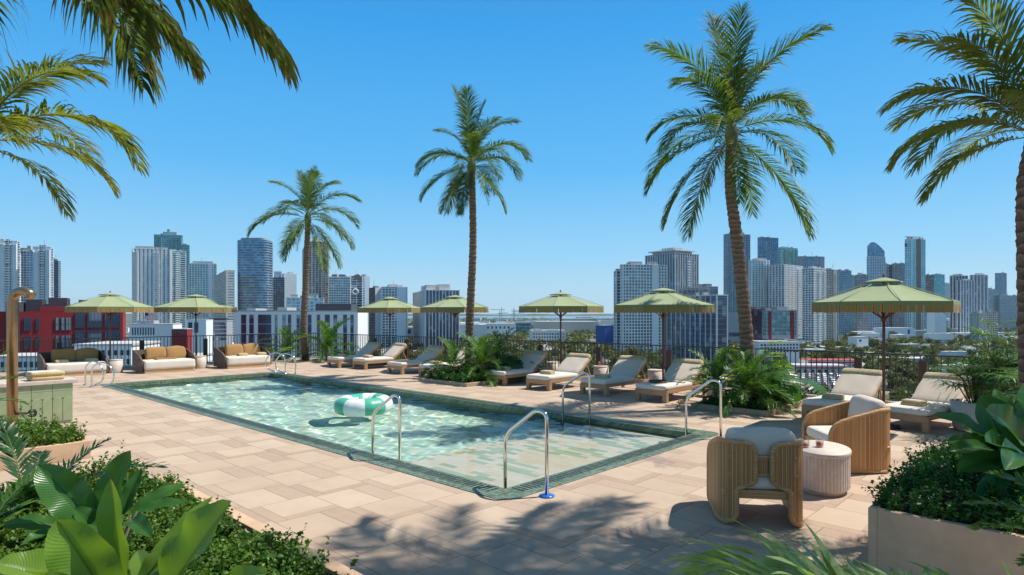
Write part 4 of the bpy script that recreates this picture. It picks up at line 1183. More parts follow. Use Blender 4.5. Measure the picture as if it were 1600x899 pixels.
# ================================================================ parasols
def parasol(label, px, Y, r=1.27, rot=0.0, zr=2.19, apex=2.62, base_z=0):
    X = (px - 800) / F * Y
    t = thing('parasol', label, 'parasol', (X, Y, 0), rot, 'green canvas parasols on the terrace')
    MB().tube([(0, 0, .02), (0, 0, apex - .06)], .024, 12).build('pole', M['pole'], t)
    MB().lathe([(.26, 0), (.26, .05), (.24, .06), (.05, .065), (.04, .22), (0.03, .23)], 24).build('base', M['fence'], t)
    n = 8
    C = lambda i, rr, z: Vector((rr * math.cos(2 * PI * i / n), rr * math.sin(2 * PI * i / n), z))
    b = MB()
    rv = .33 * r / 1.27; zv = apex - .085
    K = 7
    for i in range(n):
        vs = []
        for k in range(K + 1):
            u = k / K; rr = rv * .8 + (r - rv * .8) * u
            z = (zv - .035) + (zr - zv + .035) * u + .05 * math.sin(u * PI) * -.35
            for j in range(5):
                w = j / 4; p = C(i, rr, z).lerp(C(i + 1, rr, z), w); p.z -= .022 * math.sin(w * PI) * u ** 1.0 * (1 + .3 * math.sin(i * 3.1 + k))
                vs.append(p)
        fs = [(k * 5 + j, (k + 1) * 5 + j, (k + 1) * 5 + j + 1, k * 5 + j + 1) for k in range(K) for j in range(4)]
        b.add(vs, fs, 0, sm=False)
    # piping along the ribs
    for i in range(n): b.tube([C(i, rv, zv - .03), C(i, r, zr + .003)], .0055, 5)
    b.build('canopy', M['canopy'], t)
    b = MB()
    for i in range(n):
        b.add([C(i, .02, apex), C(i, rv, zv + .012), C(i + 1, rv, zv + .012), C(i + 1, .02, apex)], [(0, 1, 2, 3)])
        b.add([C(i, rv, zv + .012), C(i, rv, zv - .012), C(i + 1, rv, zv - .012), C(i + 1, rv, zv + .012)], [(0, 1, 2, 3)])
    b.build('vent', M['canopy'], t)
    MB().lathe([(.028, 0), (.03, .02), (.012, .035), (.018, .055), (.001, .08)], 12, (0, 0, apex - .01)).build('finial', M['pole'], t)
    b = MB(); vr = random.Random(int(px))
    side = (C(0, r, 0) - C(1, r, 0)).length; nf = max(5, round(side / .13))
    for i in range(n):
        A = C(i, r, 0); B = C(i + 1, r, 0); d = (B - A).normalized(); o_ = Vector((d.y, -d.x, 0))
        if o_.dot(A + B) < 0: o_ = -o_
        b.add([A + Vector((0, 0, zr)), B + Vector((0, 0, zr)), B + Vector((0, 0, zr - .045)) , A + Vector((0, 0, zr - .045))], [(0, 1, 2, 3)], 0)
        for k in range(nf):
            a0 = A.lerp(B, (k + .05) / nf); a1 = A.lerp(B, (k + .95) / nf)
            zb = zr - .185 + vr.uniform(-.004, .004); sw = o_ * vr.uniform(-.004, .016)
            b.add([a0 + Vector((0, 0, zr - .045)), a1 + Vector((0, 0, zr - .045)), a1 + sw + Vector((0, 0, zb)), a0 + sw + Vector((0, 0, zb))], [(0, 1, 2, 3)], 0)
            e = o_ * .004
            for p, s_ in ((a0, 1), (a1, -1)):
                q = p + d * .017 * s_
                b.add([p + e + Vector((0, 0, zr - .055)), q + e + Vector((0, 0, zr - .055)), q + sw + e + Vector((0, 0, zb)), p + sw + e + Vector((0, 0, zb))], [(0, 1, 2, 3)], 1)
            b.add([a0 + sw + e + Vector((0, 0, zb + .012)), a1 + sw + e + Vector((0, 0, zb + .012)), a1 + sw + e + Vector((0, 0, zb)), a0 + sw + e + Vector((0, 0, zb))], [(0, 1, 2, 3)], 1)
    b.build('valance', [M['valance'], M['orange']], t)
    for i in range(n):
        rb = MB().bar(C(i, .04, zv - .06), C(i, r * .99, zr - .02), .018, .022).build('rib', M['pole'], t)
        MB().bar(C(i, .045, zr - .28), C(i, r * .52, (zv + zr) / 2 - .045), .014, .016).build('strut', M['pole'], rb)
    MB().lathe([(.04, -.05), (.045, -.04), (.045, .04), (.03, .05)], 16, (0, 0, zr - .29)).build('runner', M['pole'], t)
parasol('green canvas parasol over the leftmost daybed, in front of the red building', 172, 21.2, 1.32, .3, 2.2, 2.69)
parasol('green canvas parasol between the second and third daybeds', 306, 23.4, 1.41, .5, 2.2, 2.69)
parasol('green canvas parasol over the first pair of loungers right of the leftmost palm', 609, 24.2, 1.22, .1)
parasol('green canvas parasol partly behind the second palm trunk', 711, 21.8, 1.22, .35, 2.19)
parasol('green canvas parasol standing against open sky near the middle', 876, 18.6, 1.27, .55)
parasol('green canvas parasol in front of the dark finned glass building', 1036, 15.5, 1.27, .2)
parasol('largest, nearest green canvas parasol above the two right loungers', 1381, 10.95, 1.14, .45)

# ================================================================ loungers
def lounger_mesh():
    t = thing('sun_lounger', 'x', 'sun lounger', group='teak sun loungers with cream cushions')
    W_ = .80
    b = MB()
    b.box((0, .03, .215), (W_, .055, .11)); b.box((-W_ / 2 + .025, .98, .235), (.05, 1.92, .07)); b.box((W_ / 2 - .025, .98, .235), (.05, 1.92, .07)); b.box((0, 1.93, .215), (W_ - .1, .05, .06))
    for k in range(9): b.box((0, .16 + k * .13, .262), (W_ - .1, .085, .018))
    b.build('frame', M['teak'], t, .004)
    for x in (-1, 1):
        MB().box((x * (W_ / 2 - .05), .06, .135), (.105, .105, .27)).build('leg', M['teak'], t, .006)
        MB().box((x * (W_ / 2 - .03), 1.88, .12), (.06, .09, .24)).build('leg', M['teak'], t, .005)
    MB().cushion((0, .62, .325), (W_ - .02, 1.26, .115), .045, .012, 8, seed=3).build('seat_cushion', M['cream'], t)
    ang = R(36); L = .80
    mt = Matrix.Rotation(ang, 3, 'X')
    o = Vector((0, 1.22, .285))
    ctr = o + mt @ Vector((0, L / 2, .075))
    MB().cushion(ctr, (W_ - .03, L, .115), .045, .012, 8, mat=mt, seed=5).build('back_cushion', M['linen'], t)
    b = MB()
    for x in (-1, 1): b.bar(Vector((x * .36, 1.2, .275)), Vector((x * .36, 1.2, .275)) + mt @ Vector((0, L, 0)), .045, .045)
    for k in (0.25, .55, .8): b.bar(Vector((-.36, 1.2, .275)) + mt @ Vector((0, L * k, -.005)), Vector((.36, 1.2, .275)) + mt @ Vector((0, L * k, -.005)), .05, .02)
    b.build('back_frame', M['teak'], t, .003)
    for x in (-1, 1): MB().bar(Vector((x * .33, 1.2, .275)) + mt @ Vector((0, L * .72, -.02)), Vector((x * .33, 1.86, .24)), .03, .03).build('strut', M['teak'], t, .003)
    c2 = o + mt @ Vector((0, L - .085, .085))
    MB().cushion(c2, (W_ - .01, .20, .155), .07, .006, 6, mat=mt, seed=8).build('headrest', M['straw'], t)
    return t
PROTO_L = lounger_mesh()
cntL = [0]
def lounger(label, pl, pr, rz_off=0.0):
    """pl, pr: front left and right feet on the ground"""
    L_, R_ = G(*pl), G(*pr)
    mid = (L_ + R_) / 2
    rz = ROT_POOL - PI / 2 + rz_off
    o = PROTO_L if cntL[0] == 0 else dup(PROTO_L)
    cntL[0] += 1
    o.location = mid; o.rotation_euler = (0, 0, rz); o['label'] = label
    return o, mid, rz
def towel_proto():
    t = thing('folded_towel', 'x', 'towel', group='folded straw coloured towels on the loungers')
    MB().cushion((0, 0, .024), (.36, .23, .045), .02, .003, 6, seed=4, wob=.005).build('lower_fold', M['towel'], t)
    MB().cushion((0, .0, .064), (.34, .21, .035), .016, .003, 6, seed=9, wob=.005).build('upper_fold', M['towel'], t)
    MB().cushion((0, .0, .084), (.28, .15, .012), .006, .002, 6, seed=9).build('fabric_panel', M['linen'], t)
    return t
PT = towel_proto(); cntT = [0]
def towel(label, loc, rz):
    o = PT if cntT[0] == 0 else dup(PT)
    cntT[0] += 1; o.location = loc; o.rotation_euler = (0, 0, rz); o['label'] = label
def on(o, mid, rz, x, y, z):
    c, s_ = math.cos(rz), math.sin(rz)
    return Vector((mid.x + x * c - y * s_, mid.y + x * s_ + y * c, z))
loungers = [
 ('farthest lounger, first in the row right of the leftmost palm', (510, 573), (530, 576), 0, 1),
 ('second lounger in the row, its raised back lit by the sun', (550, 575), (571, 579), 0, 1),
 ('third lounger in the row, shaded, left of the one hidden by planting', (605, 583), (627, 586), 0, 0),
 ('lounger half hidden behind the middle palm planter, only its foot end in view', (654, 588), (679, 591.5), 0, 1),
 ('first lounger right of the middle palm planter, no drinks beside it', (757, 599), (788, 604), 0, 1),
 ('lounger with folded towel left of the drum table with orange glasses', (823, 608), (857, 611.5), 0, 1),
 ('lounger between the two grey drum tables under the sixth parasol', (908, 615), (946, 620), 0, 1),
 ('lounger with round drinks tray on its seat, beside the big palm planter', (994, 625), (1039, 631), 0, 0),
 ('lounger with folded towel behind the far rattan armchair, nearer the big palm', (1256, 655), (1318, 664), -.12, 1),
 ('rightmost lounger with folded towel, its back against the potted palm', (1383, 668), (1438, 675), -.22, 1)]
LG = []
for lb, a, c, off, tw in loungers:
    o, mid, rz = lounger(lb, a, c, off); LG.append((o, mid, rz))
tl = ['folded towel on the farthest lounger', 'folded towel on the second sunlit lounger', None, 'folded towel on the lounger half hidden by the palm planter', 'folded towel on the first lounger right of the middle planter', 'folded towel on the lounger left of the orange glasses', 'folded towel on the lounger between the drum tables', None, 'folded towel on the lounger behind the far armchair', 'folded towel on the rightmost lounger']
for (o, mid, rz), s_ in zip(LG, tl):
    if s_: towel(s_, on(o, mid, rz, .02, .38, .393), rz + .1)

# ================================================================ drum tables
def drum(label, loc, r=.22, h=.44, mt='travertine', squash=1, name='drum_table'):
    t = thing(name, label, 'side table', loc, 0, 'stone drum side tables')
    MB().lathe([(r * .9, 0), (r * .98, .012), (r, .03), (r, h - .03)], 28, sx=1, sy=squash).build('body', M[mt], t)
    MB().lathe([(r * 1.0, h - .028), (r * 1.02, h - .02), (r * 1.02, h - .004), (r * 1.0, h), (.001, h + .001)], 28, sx=1, sy=squash).build('top', M[mt], t)
    return t
drum('stone drum table between the leftmost and second daybeds', G(180, 582.5))
drum('stone drum table between the second and third daybeds', G(312, 575.5))
drum('grey drum table between the first two loungers', G(597, 563))
drum('grey drum table holding nothing behind the lounger left of the orange glasses', G(864, 586), .2, .42, 'linen')
DT2 = G(939, 596.5); drum('grey drum table holding two orange glasses', DT2, .22, .46, 'linen')
drum('grey drum table behind the drinks tray lounger', G(1025, 604), .22, .46, 'linen')
drum('beige drum table partly behind the big palm planter', G(1120, 620), .24, .46)

# ================================================================ glasses, trays
def tumbler(label, loc, h=.09, r=.038, level=.45, drink=True, group='short glasses of orange drink on the near oval table', name='drink_glass'):
    t = thing(name, label, 'glass', loc, rng.uniform(0, 6), group)
    MB().lathe([(.001, 0), (r * .9, 0), (r, .004), (r * 1.02, h), (r * .96, h), (r * .92, .012), (.001, .010)], 24, flute=lambda j: 1 + (.018 if j % 2 else 0)).build('glass', M['glass'], t)
    if drink:
        MB().lathe([(.001, .011), (r * .9, .013), (r * .93, h * level), (.001, h * level)], 24).build('drink', M['drink'], t)
        MB().cushion((.006, .004, h * level), (.024, .024, .02), .004, 0, 2).build('ice_cube', M['ice'], t)
    return t
tumbler('left glass of orange drink on the drum table behind the loungers', DT2 + Vector((-.05, -.02, .462)), .13, .035, .8, group='orange drinks on the drum table')
tumbler('right glass of orange drink on the drum table behind the loungers', DT2 + Vector((.06, .02, .462)), .13, .035, .8, group='orange drinks on the drum table')
def tray(label, loc, r=.22, rz=0, rect=False, mt='brownweave'):
    t = thing('serving_tray', label, 'tray', loc, rz)
    if rect:
        MB().box((0, 0, .01), (.62, .34, .02)).build('tray_base', M[mt], t, .003)
        b = MB()
        for (x, y, sx, sy) in ((0, -.165, .62, .012), (0, .165, .62, .012), (-.304, 0, .012, .318), (.304, 0, .012, .318)): b.box((x, y, .032), (sx, sy, .045))
        b.build('tray_rim', M[mt], t)
    else:
        MB().lathe([(.001, .004), (r, .004), (r * 1.02, .05), (r * .96, .05), (r * .94, .016), (.001, .014)], 32).build('tray_body', M[mt], t)
    return t
o, mid, rz = LG[7]
tp = on(o, mid, rz, -.06, .45, .39)
tray('round dark woven tray with glasses on the lounger beside the big palm planter', tp, .21)
tumbler('clear glass on the round tray, left one', tp + Vector((-.10, .02, .02)), .12, .035, drink=False, group=None)
tumbler('second clear glass on the round tray', tp + Vector((-.01, .08, .02)), .12, .035, drink=False, group=None)
tumbler('tall orange drink on the round tray', tp + Vector((.12, -.02, .02)), .15, .034, .85, group=None)
def pile(label, loc, rz, m='linen'):
    t = thing('folded_cloth', label, 'cloth', loc, rz)
    MB().cushion((0, 0, .014), (.32, .2, .026), .012, .003, 6, seed=2, wob=.008).build('cloth_fold', M[m], t)
pile('pale folded cloth beside the round tray on the lounger', on(o, mid, rz, .22, .85, .39), rz)
def sandal(label, px, py, rz):
    t = thing('sandal', label, 'sandal', G(px, py), rz, 'pair of tan sandals on the paving')
    sole = [(math.cos(a) * .04 * (1 + .15 * math.sin(a)), math.sin(a) * .125) for a in [2 * PI * i / 16 for i in range(16)]]
    MB().prism(sole, 0.002, .022).build('sole', M['teak'], t)
    MB().tube([(-.042, .03, .02), (-.025, .035, .06), (.025, .035, .06), (.042, .03, .02)], .013, 6).build('strap', M['orange'], t)
sandal('left sandal of the tan pair beside the drinks lounger', 1064, 630.5, .5)
sandal('right sandal of the tan pair beside the drinks lounger', 1074, 631.5, 1.1)

# ================================================================ daybeds
def daybed(label, loc, rz, flip=False):
    """local +y faces the pool; back along y = -.5"""
    t = thing('daybed', label, 'daybed', loc, rz, 'outdoor daybeds along the left railing')
    w, d = 1.62, 1.02
    MB().box((0, -.01, .065), (w - .06, d - .06, .13)).build('plinth', M['pale_wood'], t, .006)
    MB().cushion((0, .03, .27), (w - .05, d - .06, .28), .05, .012, 8, seed=11).build('mattress', M['cream'], t)
    for s_ in (-1, 1):
        x = s_ * (w / 2 + .025)
        pts = [(-d / 2, .05), (d / 2 - .12, .05), (d / 2 - .1, .42), (d / 2 - .35, .56), (-d / 2, .74)]
        vs = [(x - .03, y, z) for y, z in pts] + [(x + .03, y, z) for y, z in pts]; n = len(pts)
        MB().add(vs, [tuple(range(n))[::-1], tuple(range(n, 2 * n))] + [(i, (i + 1) % n, n + (i + 1) % n, n + i) for i in range(n)]).build('arm', M['brownweave'], t, .01)
    MB().box((0, -d / 2 - .03, .39), (w + .11, .06, .70)).build('backrest', M['brownweave'], t, .01)
    mt = Matrix.Rotation(R(14), 3, 'X')
    for k, x in enumerate((-.42, .22)):
        MB().cushion((x, -d / 2 + .17, .61), (.62, .15, .38), .05, .045, 8, mat=mt, seed=20 + k, wob=.01).build('pillow', M['mustard'], t)
    return t
rzd = math.atan2(-PU.y, -PU.x) - PI / 2
def bed_at(label, px, py, w=1.62, d=1.02):
    """px, py: the near right corner on the ground, seen from the pool"""
    c = G(px, py)
    return daybed(label, c - PV * (w / 2) + PU * (d / 2), rzd)
d1 = bed_at('leftmost daybed with two mustard pillows, partly behind the green tiled counter', 168, 585)
d2 = bed_at('middle daybed with a serving tray on its cream mattress', 307, 579.5)
d3 = bed_at('right daybed with two light mustard pillows near the pool ladder', 424, 572.5)
towel('folded towel on the left part of the leftmost daybed', d1.location + PV * -.35 + PU * -.1 + Vector((0, 0, .425)), ROT_POOL)
towel('folded towel on the right part of the leftmost daybed', d1.location + PV * .45 + PU * -.1 + Vector((0, 0, .425)), ROT_POOL)
towel('folded towel on the left part of the right daybed', d3.location + PV * -.1 + PU * -.1 + Vector((0, 0, .425)), ROT_POOL)
towel('folded towel at the right edge of the right daybed', d3.location + PV * .6 + PU * -.1 + Vector((0, 0, .425)), ROT_POOL)
tloc = d2.location + PV * -.02 + Vector((0, 0, .425))
tray('rectangular wooden tray on the middle daybed', tloc, rz=ROT_POOL, rect=True, mt='teak')
tumbler('white cup on the tray of the middle daybed', tloc + Vector((.02, .02, .02)), .09, .04, drink=False, group=None, name='cup')

# ================================================================ pool handrails
def rail(label, pts, name='pool_handrail', plates=(), group=None, r=.021):
    """pts in pool coordinates (a, b, z) with rounded corners"""
    w = [P(*p) for p in pts]; path = [w[0]]
    for i in range(1, len(w) - 1):
        A, B, C_ = w[i - 1], w[i], w[i + 1]
        rr = min(.13, (A - B).length * .48, (C_ - B).length * .48)
        p = B + (A - B).normalized() * rr; q = B + (C_ - B).normalized() * rr
        for k in range(9):
            t_ = k / 8; path.append(p * (1 - t_) ** 2 + B * 2 * t_ * (1 - t_) + q * t_ ** 2)
    path.append(w[-1])
    t = thing(name, label, 'handrail', w[0].copy(), 0, group)
    MB().tube([q - w[0] for q in path], r, 12).build('tube', M['steel'], t)
    for (i, m, rr) in plates:
        c = w[i] - w[0]
        MB().lathe([(rr, -.004), (rr, .006), (rr * .5, .012), (.001, .012)], 24, (c.x, c.y, c.z)).build('base_plate', M[m], t)
rail('steel handrail nearest the camera, crossing the near pool corner, with blue base plate', [(-.17, .46, .008), (-.17, .46, .90), (-.02, .46, .93), (.44, .44, .60), (.44, .44, -.24)], plates=((0, 'blue_plate', .085),))
rail('steel handrail on the near long pool edge in front of the striped swim ring', [(2.42, .42, -.24), (2.42, .42, .84), (2.55, .42, .87), (3.06, .42, .56), (3.06, .42, -.4)])
rail('steel handrail rising from the water on the far long pool side', [(2.42, PW - .42, -.24), (2.42, PW - .42, .84), (2.55, PW - .42, .87), (3.06, PW - .42, .56), (3.06, PW - .42, -.4)])
rail('steel handrail crossing the right pool corner in front of the big palm planter', [(-.17, PW - .46, .008), (-.17, PW - .46, .90), (-.02, PW - .46, .93), (.44, PW - .44, .60), (.44, PW - .44, -.24)], plates=((0, 'black', .06),))
def ladder(label, which, b0, inv):
    pass
def hoop(label, a0, b0, da, db):
    # grab rail: up from the deck, over, and curling back into the pool
    pts = []
    prof = [(0, .008), (0, .36), (.03, .52), (.12, .62), (.26, .66), (.40, .60), (.49, .46), (.52, .32), (.50, .18), (.42, .08), (.30, .03), (.24, -.06), (.24, -.3)]
    return [(a0 + da * s_, b0 + db * s_, z) for s_, z in prof]
def grab(label, a0, b0, da, db, plate='steel'):
    pts = [P(*q) for q in hoop(label, a0, b0, da, db)]
    o0 = pts[0].copy()
    # catmull-rom smoothing
    sm = []
    for i in range(len(pts) - 1):
        p0, p1, p2, p3 = pts[max(i - 1, 0)], pts[i], pts[i + 1], pts[min(i + 2, len(pts) - 1)]
        for k in range(5):
            t_ = k / 5
            sm.append(.5 * ((2 * p1) + (p2 - p0) * t_ + (2 * p0 - 5 * p1 + 4 * p2 - p3) * t_ ** 2 + (3 * p1 - p0 - 3 * p2 + p3) * t_ ** 3))
    sm.append(pts[-1])
    t = thing('pool_ladder_rail', label, 'handrail', o0)
    MB().tube([q - o0 for q in sm], .021, 12).build('tube', M['steel'], t)
    MB().lathe([(.06, 0), (.06, .012), (.03, .016), (.001, .016)], 20).build('base_plate', M[plate], t)
grab('left steel grab rail of the ladder at the far left pool corner', PL - .05 + .15, .45 - .7, -1.15, .55)
grab('right steel grab rail of the ladder at the far left pool corner', PL - .55, .45 - .7, -1.0, .75)
grab('left steel grab rail of the ladder at the far pool corner by the daybeds', PL - .45, PW + .10, 1.15, -.75)
grab('right steel grab rail of the ladder at the far pool corner by the daybeds', PL - 1.15, PW + .10, 1.15, -.75)

# ================================================================ swim ring
def ring():
    c = W(568, 632, 13.05); c.z = WATER + .15
    t = thing('swim_ring', 'green and white striped inflatable ring floating in the pool', 'swim ring', c)
    Rm, rm = .405, .20; n, k = 64, 20; b = MB(); vs = []
    g_ = random.Random(3)
    for i in range(n):
        a = 2 * PI * i / n
        for j in range(k):
            p = 2 * PI * j / k
            pu = 1 + .012 * math.sin(a * 40) * abs(math.cos(p))
            seam = 1 - .035 * math.exp(-((i % 4 - 0) ** 2) * 2.0)
            r_ = rm * pu * seam
            vs.append(((Rm + r_ * math.cos(p)) * math.cos(a), (Rm + r_ * math.cos(p)) * math.sin(a), r_ * math.sin(p) * .96))
    off = len(b.v)
    for i in range(n):
        for j in range(k):
            pass
    b.v = vs; b.at = [0] * len(vs)
    for i in range(n):
        for j in range(k):
            b.f.append((i * k + j, ((i + 1) % n) * k + j, ((i + 1) % n) * k + (j + 1) % k, i * k + (j + 1) % k))
            b.m.append((i // 8 + 0) % 2); b.sm.append(True); b.uv += [(0, 0)] * 4
    o = b.build('inflated_tube', [M['float_green'], M['float_white']], t); o.rotation_euler = (R(1), R(-1.5), .28)
    MB().lathe([(.016, 0), (.016, .02), (.01, .024), (.001, .024)], 12, (Rm * .72, -Rm * .2, .165)).build('valve', M['float_white'], t)
ring()

# ================================================================ rattan armchairs
def armchair(label, loc, rz):
    """local +y is the front of the chair"""
    t = thing('rattan_armchair', label, 'armchair', loc, rz)
    hw, hd, rc = .375, .40, .20
    path = [(hw, hd), (hw, -hd + rc)]
    arc = [(hw - rc + rc * math.cos(R(a)), -hd + rc - rc * math.sin(R(a))) for a in range(9, 91, 9)]
    inner = .075
    full = [(hw, hd - i * (2 * hd - rc) / 10) for i in range(11)] + arc + [(hw - rc - (hw - rc - inner) * k / 4, -hd) for k in range(1, 5)]
    cum = [0]
    for p, q in zip(full[:-1], full[1:]): cum.append(cum[-1] + math.dist(p, q))
    S1 = cum[-1]
    def pos(s):
        s = max(0, min(S1, s))
        for i in range(len(cum) - 1):
            if s <= cum[i + 1] + 1e-9:
                k = (s - cum[i]) / (cum[i + 1] - cum[i]); p, q = full[i], full[i + 1]
                return (p[0] + (q[0] - p[0]) * k, p[1] + (q[1] - p[1]) * k)
    def top(s):
        u = s / S1; return .60 + .19 * min(1, u / .62) ** .9
    zb = .03
    def s_end(z):
        h = .79
        if z > h - .10: return S1 - .10 * (1 - math.sqrt(max(0, 1 - ((z - (h - .10)) / .10) ** 2)))
        if z > .44: return S1
        if z > .34:
            u = (.44 - z) / .10; return S1 - .165 * (3 * u * u - 2 * u ** 3)
        if z > .13: return S1 - .165
        u = (.13 - z) / .10
        return S1 - .165 - .10 * (1 - math.sqrt(max(0, 1 - min(1, u) ** 2)))
    def s_start(z):
        h = .60
        if z > h - .14: return .14 * (1 - math.sqrt(max(0, 1 - ((z - (h - .14)) / .14) ** 2)))
        if z < .10: return .07 * (1 - math.sqrt(max(0, 1 - ((.10 - z) / .07) ** 2))) if z > .03 else .07
        return 0.0
    for sg in (1, -1):
        b = MB(); vs = []; uv = []; nz, ns = 30, 40
        for i in range(nz + 1):
            t_ = i / nz
            for j in range(ns + 1):
                # iterate to find the point at this relative height
                u = j / ns
                z = zb + t_ * (.6 - zb); z_e = zb + t_ * (.79 - zb)
                s0, s1 = s_start(z), s_end(z_e)
                s_ = s0 + (s1 - s0) * u
                zz = zb + t_ * (top(s_) - zb)
                x, y = pos(s_)
                vs.append((sg * x, y, zz)); uv.append((s_, zz))
        fs = []
        for i in range(nz):
            for j in range(ns):
                q4 = (i * (ns + 1) + j, i * (ns + 1) + j + 1, (i + 1) * (ns + 1) + j + 1, (i + 1) * (ns + 1) + j)
                fs.append(q4 if sg < 0 else q4[::-1])
        b.add(vs, fs, 0, uv=uv, sm=True)
        o = b.build('side_shell', M['reed'], t)
        so = o.modifiers.new('thickness', 'SOLIDIFY'); so.thickness = .028; so.offset = 0
        m_ = ns + 1
        loop = [vs[j] for j in range(0, m_)] + [vs[i * m_ + ns] for i in range(1, nz + 1)] + [vs[nz * m_ + j] for j in range(ns - 1, -1, -1)] + [vs[i * m_] for i in range(nz - 1, 0, -1)]
        cl = [loop[0]]
        for q in loop[1:]:
            if math.dist(q, cl[-1]) > .012: cl.append(q)
        MB().tube(cl, .024, 10, closed=True).build('rim', M['rattan'], t)
    b = MB(); b.box((0, -hd + .06, .30), (.58, .045, .085)); b.box((0, hd - .03, .27), (.70, .05, .14)); b.box((-.34, 0, .30), (.04, .7, .07)); b.box((.34, 0, .30), (.04, .7, .07))
    b.build('seat_rail', M['rattan'], t, .01)
    MB().cushion((0, .03, .405), (.66, .74, .14), .05, .012, 8, seed=2).build('seat_cushion', M['cream'], t)
    b = MB(); vs = [(-.3, -hd + .035, .50), (.3, -hd + .035, .50), (.3, -hd + .035, .64), (-.3, -hd + .035, .64)]
    b.add(vs, [(0, 1, 2, 3)], 0, uv=[(0, .5), (.6, .5), (.6, .64), (0, .64)])
    b.build('back_panel', M['reed'], t)
    b = MB().tube([(-.3, -hd + .03, .49), (.3, -hd + .03, .49)], .016, 8).tube([(-.3, -hd + .03, .65), (.3, -hd + .03, .65)], .018, 8)
    b.build('back_rail', M['rattan'], t)
    mt = Matrix.Rotation(R(10), 3, 'X')
    MB().cushion((0, -hd + .16, .715), (.62, .19, .36), .075, .02, 8, mat=mt, seed=31, wob=.006).build('back_cushion', M['linen'], t)
    return t
armchair('rattan armchair seen from behind, nearest the camera', (2.40, 6.20, 0), -.16)
armchair('rattan armchair facing left behind the fluted oval table', (4.37, 8.15, 0), PI / 2 - .03)
def oval_table():
    c = Vector((3.52, 7.12, 0))
    t = thing('fluted_table', 'oval pale stone table with fluted side between the rattan armchairs', 'side table', c, R(70))
    n = 144
    MB().lathe([(.82, 0), (.82, .05)], 48, sx=.42, sy=.30).build('plinth', M['travertine'], t)
    MB().lathe([(.93, .05), (.97, .065), (.97, .43)], n, sx=.42, sy=.30, sm=False, flute=lambda j: 1 - .028 * (1 - abs(math.sin(j * PI / 3)) ** .6) if True else 1).build('fluted_side', M['travertine'], t)
    MB().lathe([(.985, .43), (1.0, .437), (1.0, .466), (.99, .472), (.001, .473)], 64, sx=.42, sy=.30).build('top', M['travertine'], t)
    return c
TC = oval_table()
tumbler('left short glass of orange drink on the fluted table', TC + Vector((-.19, -.02, .475)), .088, .040, .5, name='drink_glass')
tumbler('right short glass of orange drink with ice on the fluted table', TC + Vector((-.02, .0, .475)), .088, .042, .62, name='drink_glass')

# ================================================================ green tiled counter and shower at left
def counter():
    c = G(113, 661)            # near right lower corner of the tiled front
    h = .79
    t = thing('tiled_counter', 'pale green tiled counter with stone top beside the pool', 'counter', c, ROT_POOL)
    L, D = 4.6, .62          # local -x runs to the left, +y goes back
    MB().box((-L / 2, D / 2, (h - .06) / 2), (L - .008, D - .004, h - .06)).build('core', M['grout'], t)
    MB().box((-L / 2 + .03, D / 2, h - .028), (L + .10, D + .09, .065)).build('stone_top', M['travertine'], t, .006)
    b = MB()
    w = .15; k = 0
    x = -w
    while x > -L:
        b.box((x + w / 2, -.006, .24), (w - .008, .02, .36), 0)
        # rounded head of each vertical tile
        n = 10; pts = [(x + w / 2 + (w / 2 - .004) * math.cos(PI * i / n), .42 + (w / 2 - .004) * math.sin(PI * i / n)) for i in range(n + 1)]
        b.add([(p, -.016, z) for p, z in pts] + [(p, .003, z) for p, z in pts], [tuple(range(n + 1)), tuple(range(n + 1, 2 * n + 2))[::-1]] + [(i + 1, i, n + 1 + i, n + 2 + i) for i in range(n)])
        x -= w
    b.build('fish_scale_tile', M['ltile'], t, .003)
    b = MB(); x = 0; w2 = .30
    while x > -L:
        b.box((x - w2 / 2, -.004, .665), (w2 - .006, .012, .125)); b.box((x - w2 / 2, -.004, .535), (w2 - .006, .012, .125)); x -= w2
    for z in (.1, .28, .46, .64): 
        for y in (.16, .46): b.box((.002, y, z), (.012, .294, .172))
    b.build('square_tile', M['ltile'], t, .003)
    return t, c, h
ct, cc, chh = counter()
for k, (lb, x, y) in enumerate((('stack of folded patterned towels on the tiled counter', -.36, .22),)):
    p = cc + PV * x + PU * y
    t = thing('towel_stack', lb, 'towels', (p.x, p.y, chh + .006), ROT_POOL + .05)
    MB().cushion((0, 0, .038), (.50, .34, .075), .034, .004, 8, seed=1, wob=.006).build('towel', M['towel'], t)
    MB().cushion((.0, .0, .115), (.51, .35, .08), .036, .006, 8, seed=6, wob=.008).build('towel', M['towel'], t)
    MB().cushion((-.02, .0, .150), (.44, .30, .02), .009, .004, 8, seed=6).build('cloth_panel', M['cream'], t)
def shower():
    base = G(19, 697)
    t = thing('outdoor_shower', 'tall bronze shower pipe with bent head standing in the left planter', 'shower', base)
    H = 2.33
    pts = [(0, 0, 0), (0, 0, H - .16)] + [(.155 - .155 * math.cos(a), 0, H - .16 + .155 * math.sin(a)) for a in [PI * i / 14 for i in range(1, 11)]]
    lx, _, lz = pts[-1]
    pts.append((lx + .05, 0, lz - .045))
    MB().tube(pts, .068, 20).build('pipe', M['bronze'], t)
    hb = MB().tube([(0, -.0, .48), (.34, -.06, .50)], .022, 12).build('spout', M['bronze'], t)
    MB().tube([(.33, -.058, .50), (.37, -.065, .502)], .06, 16).build('valve_wheel', M['black'], hb)
shower()
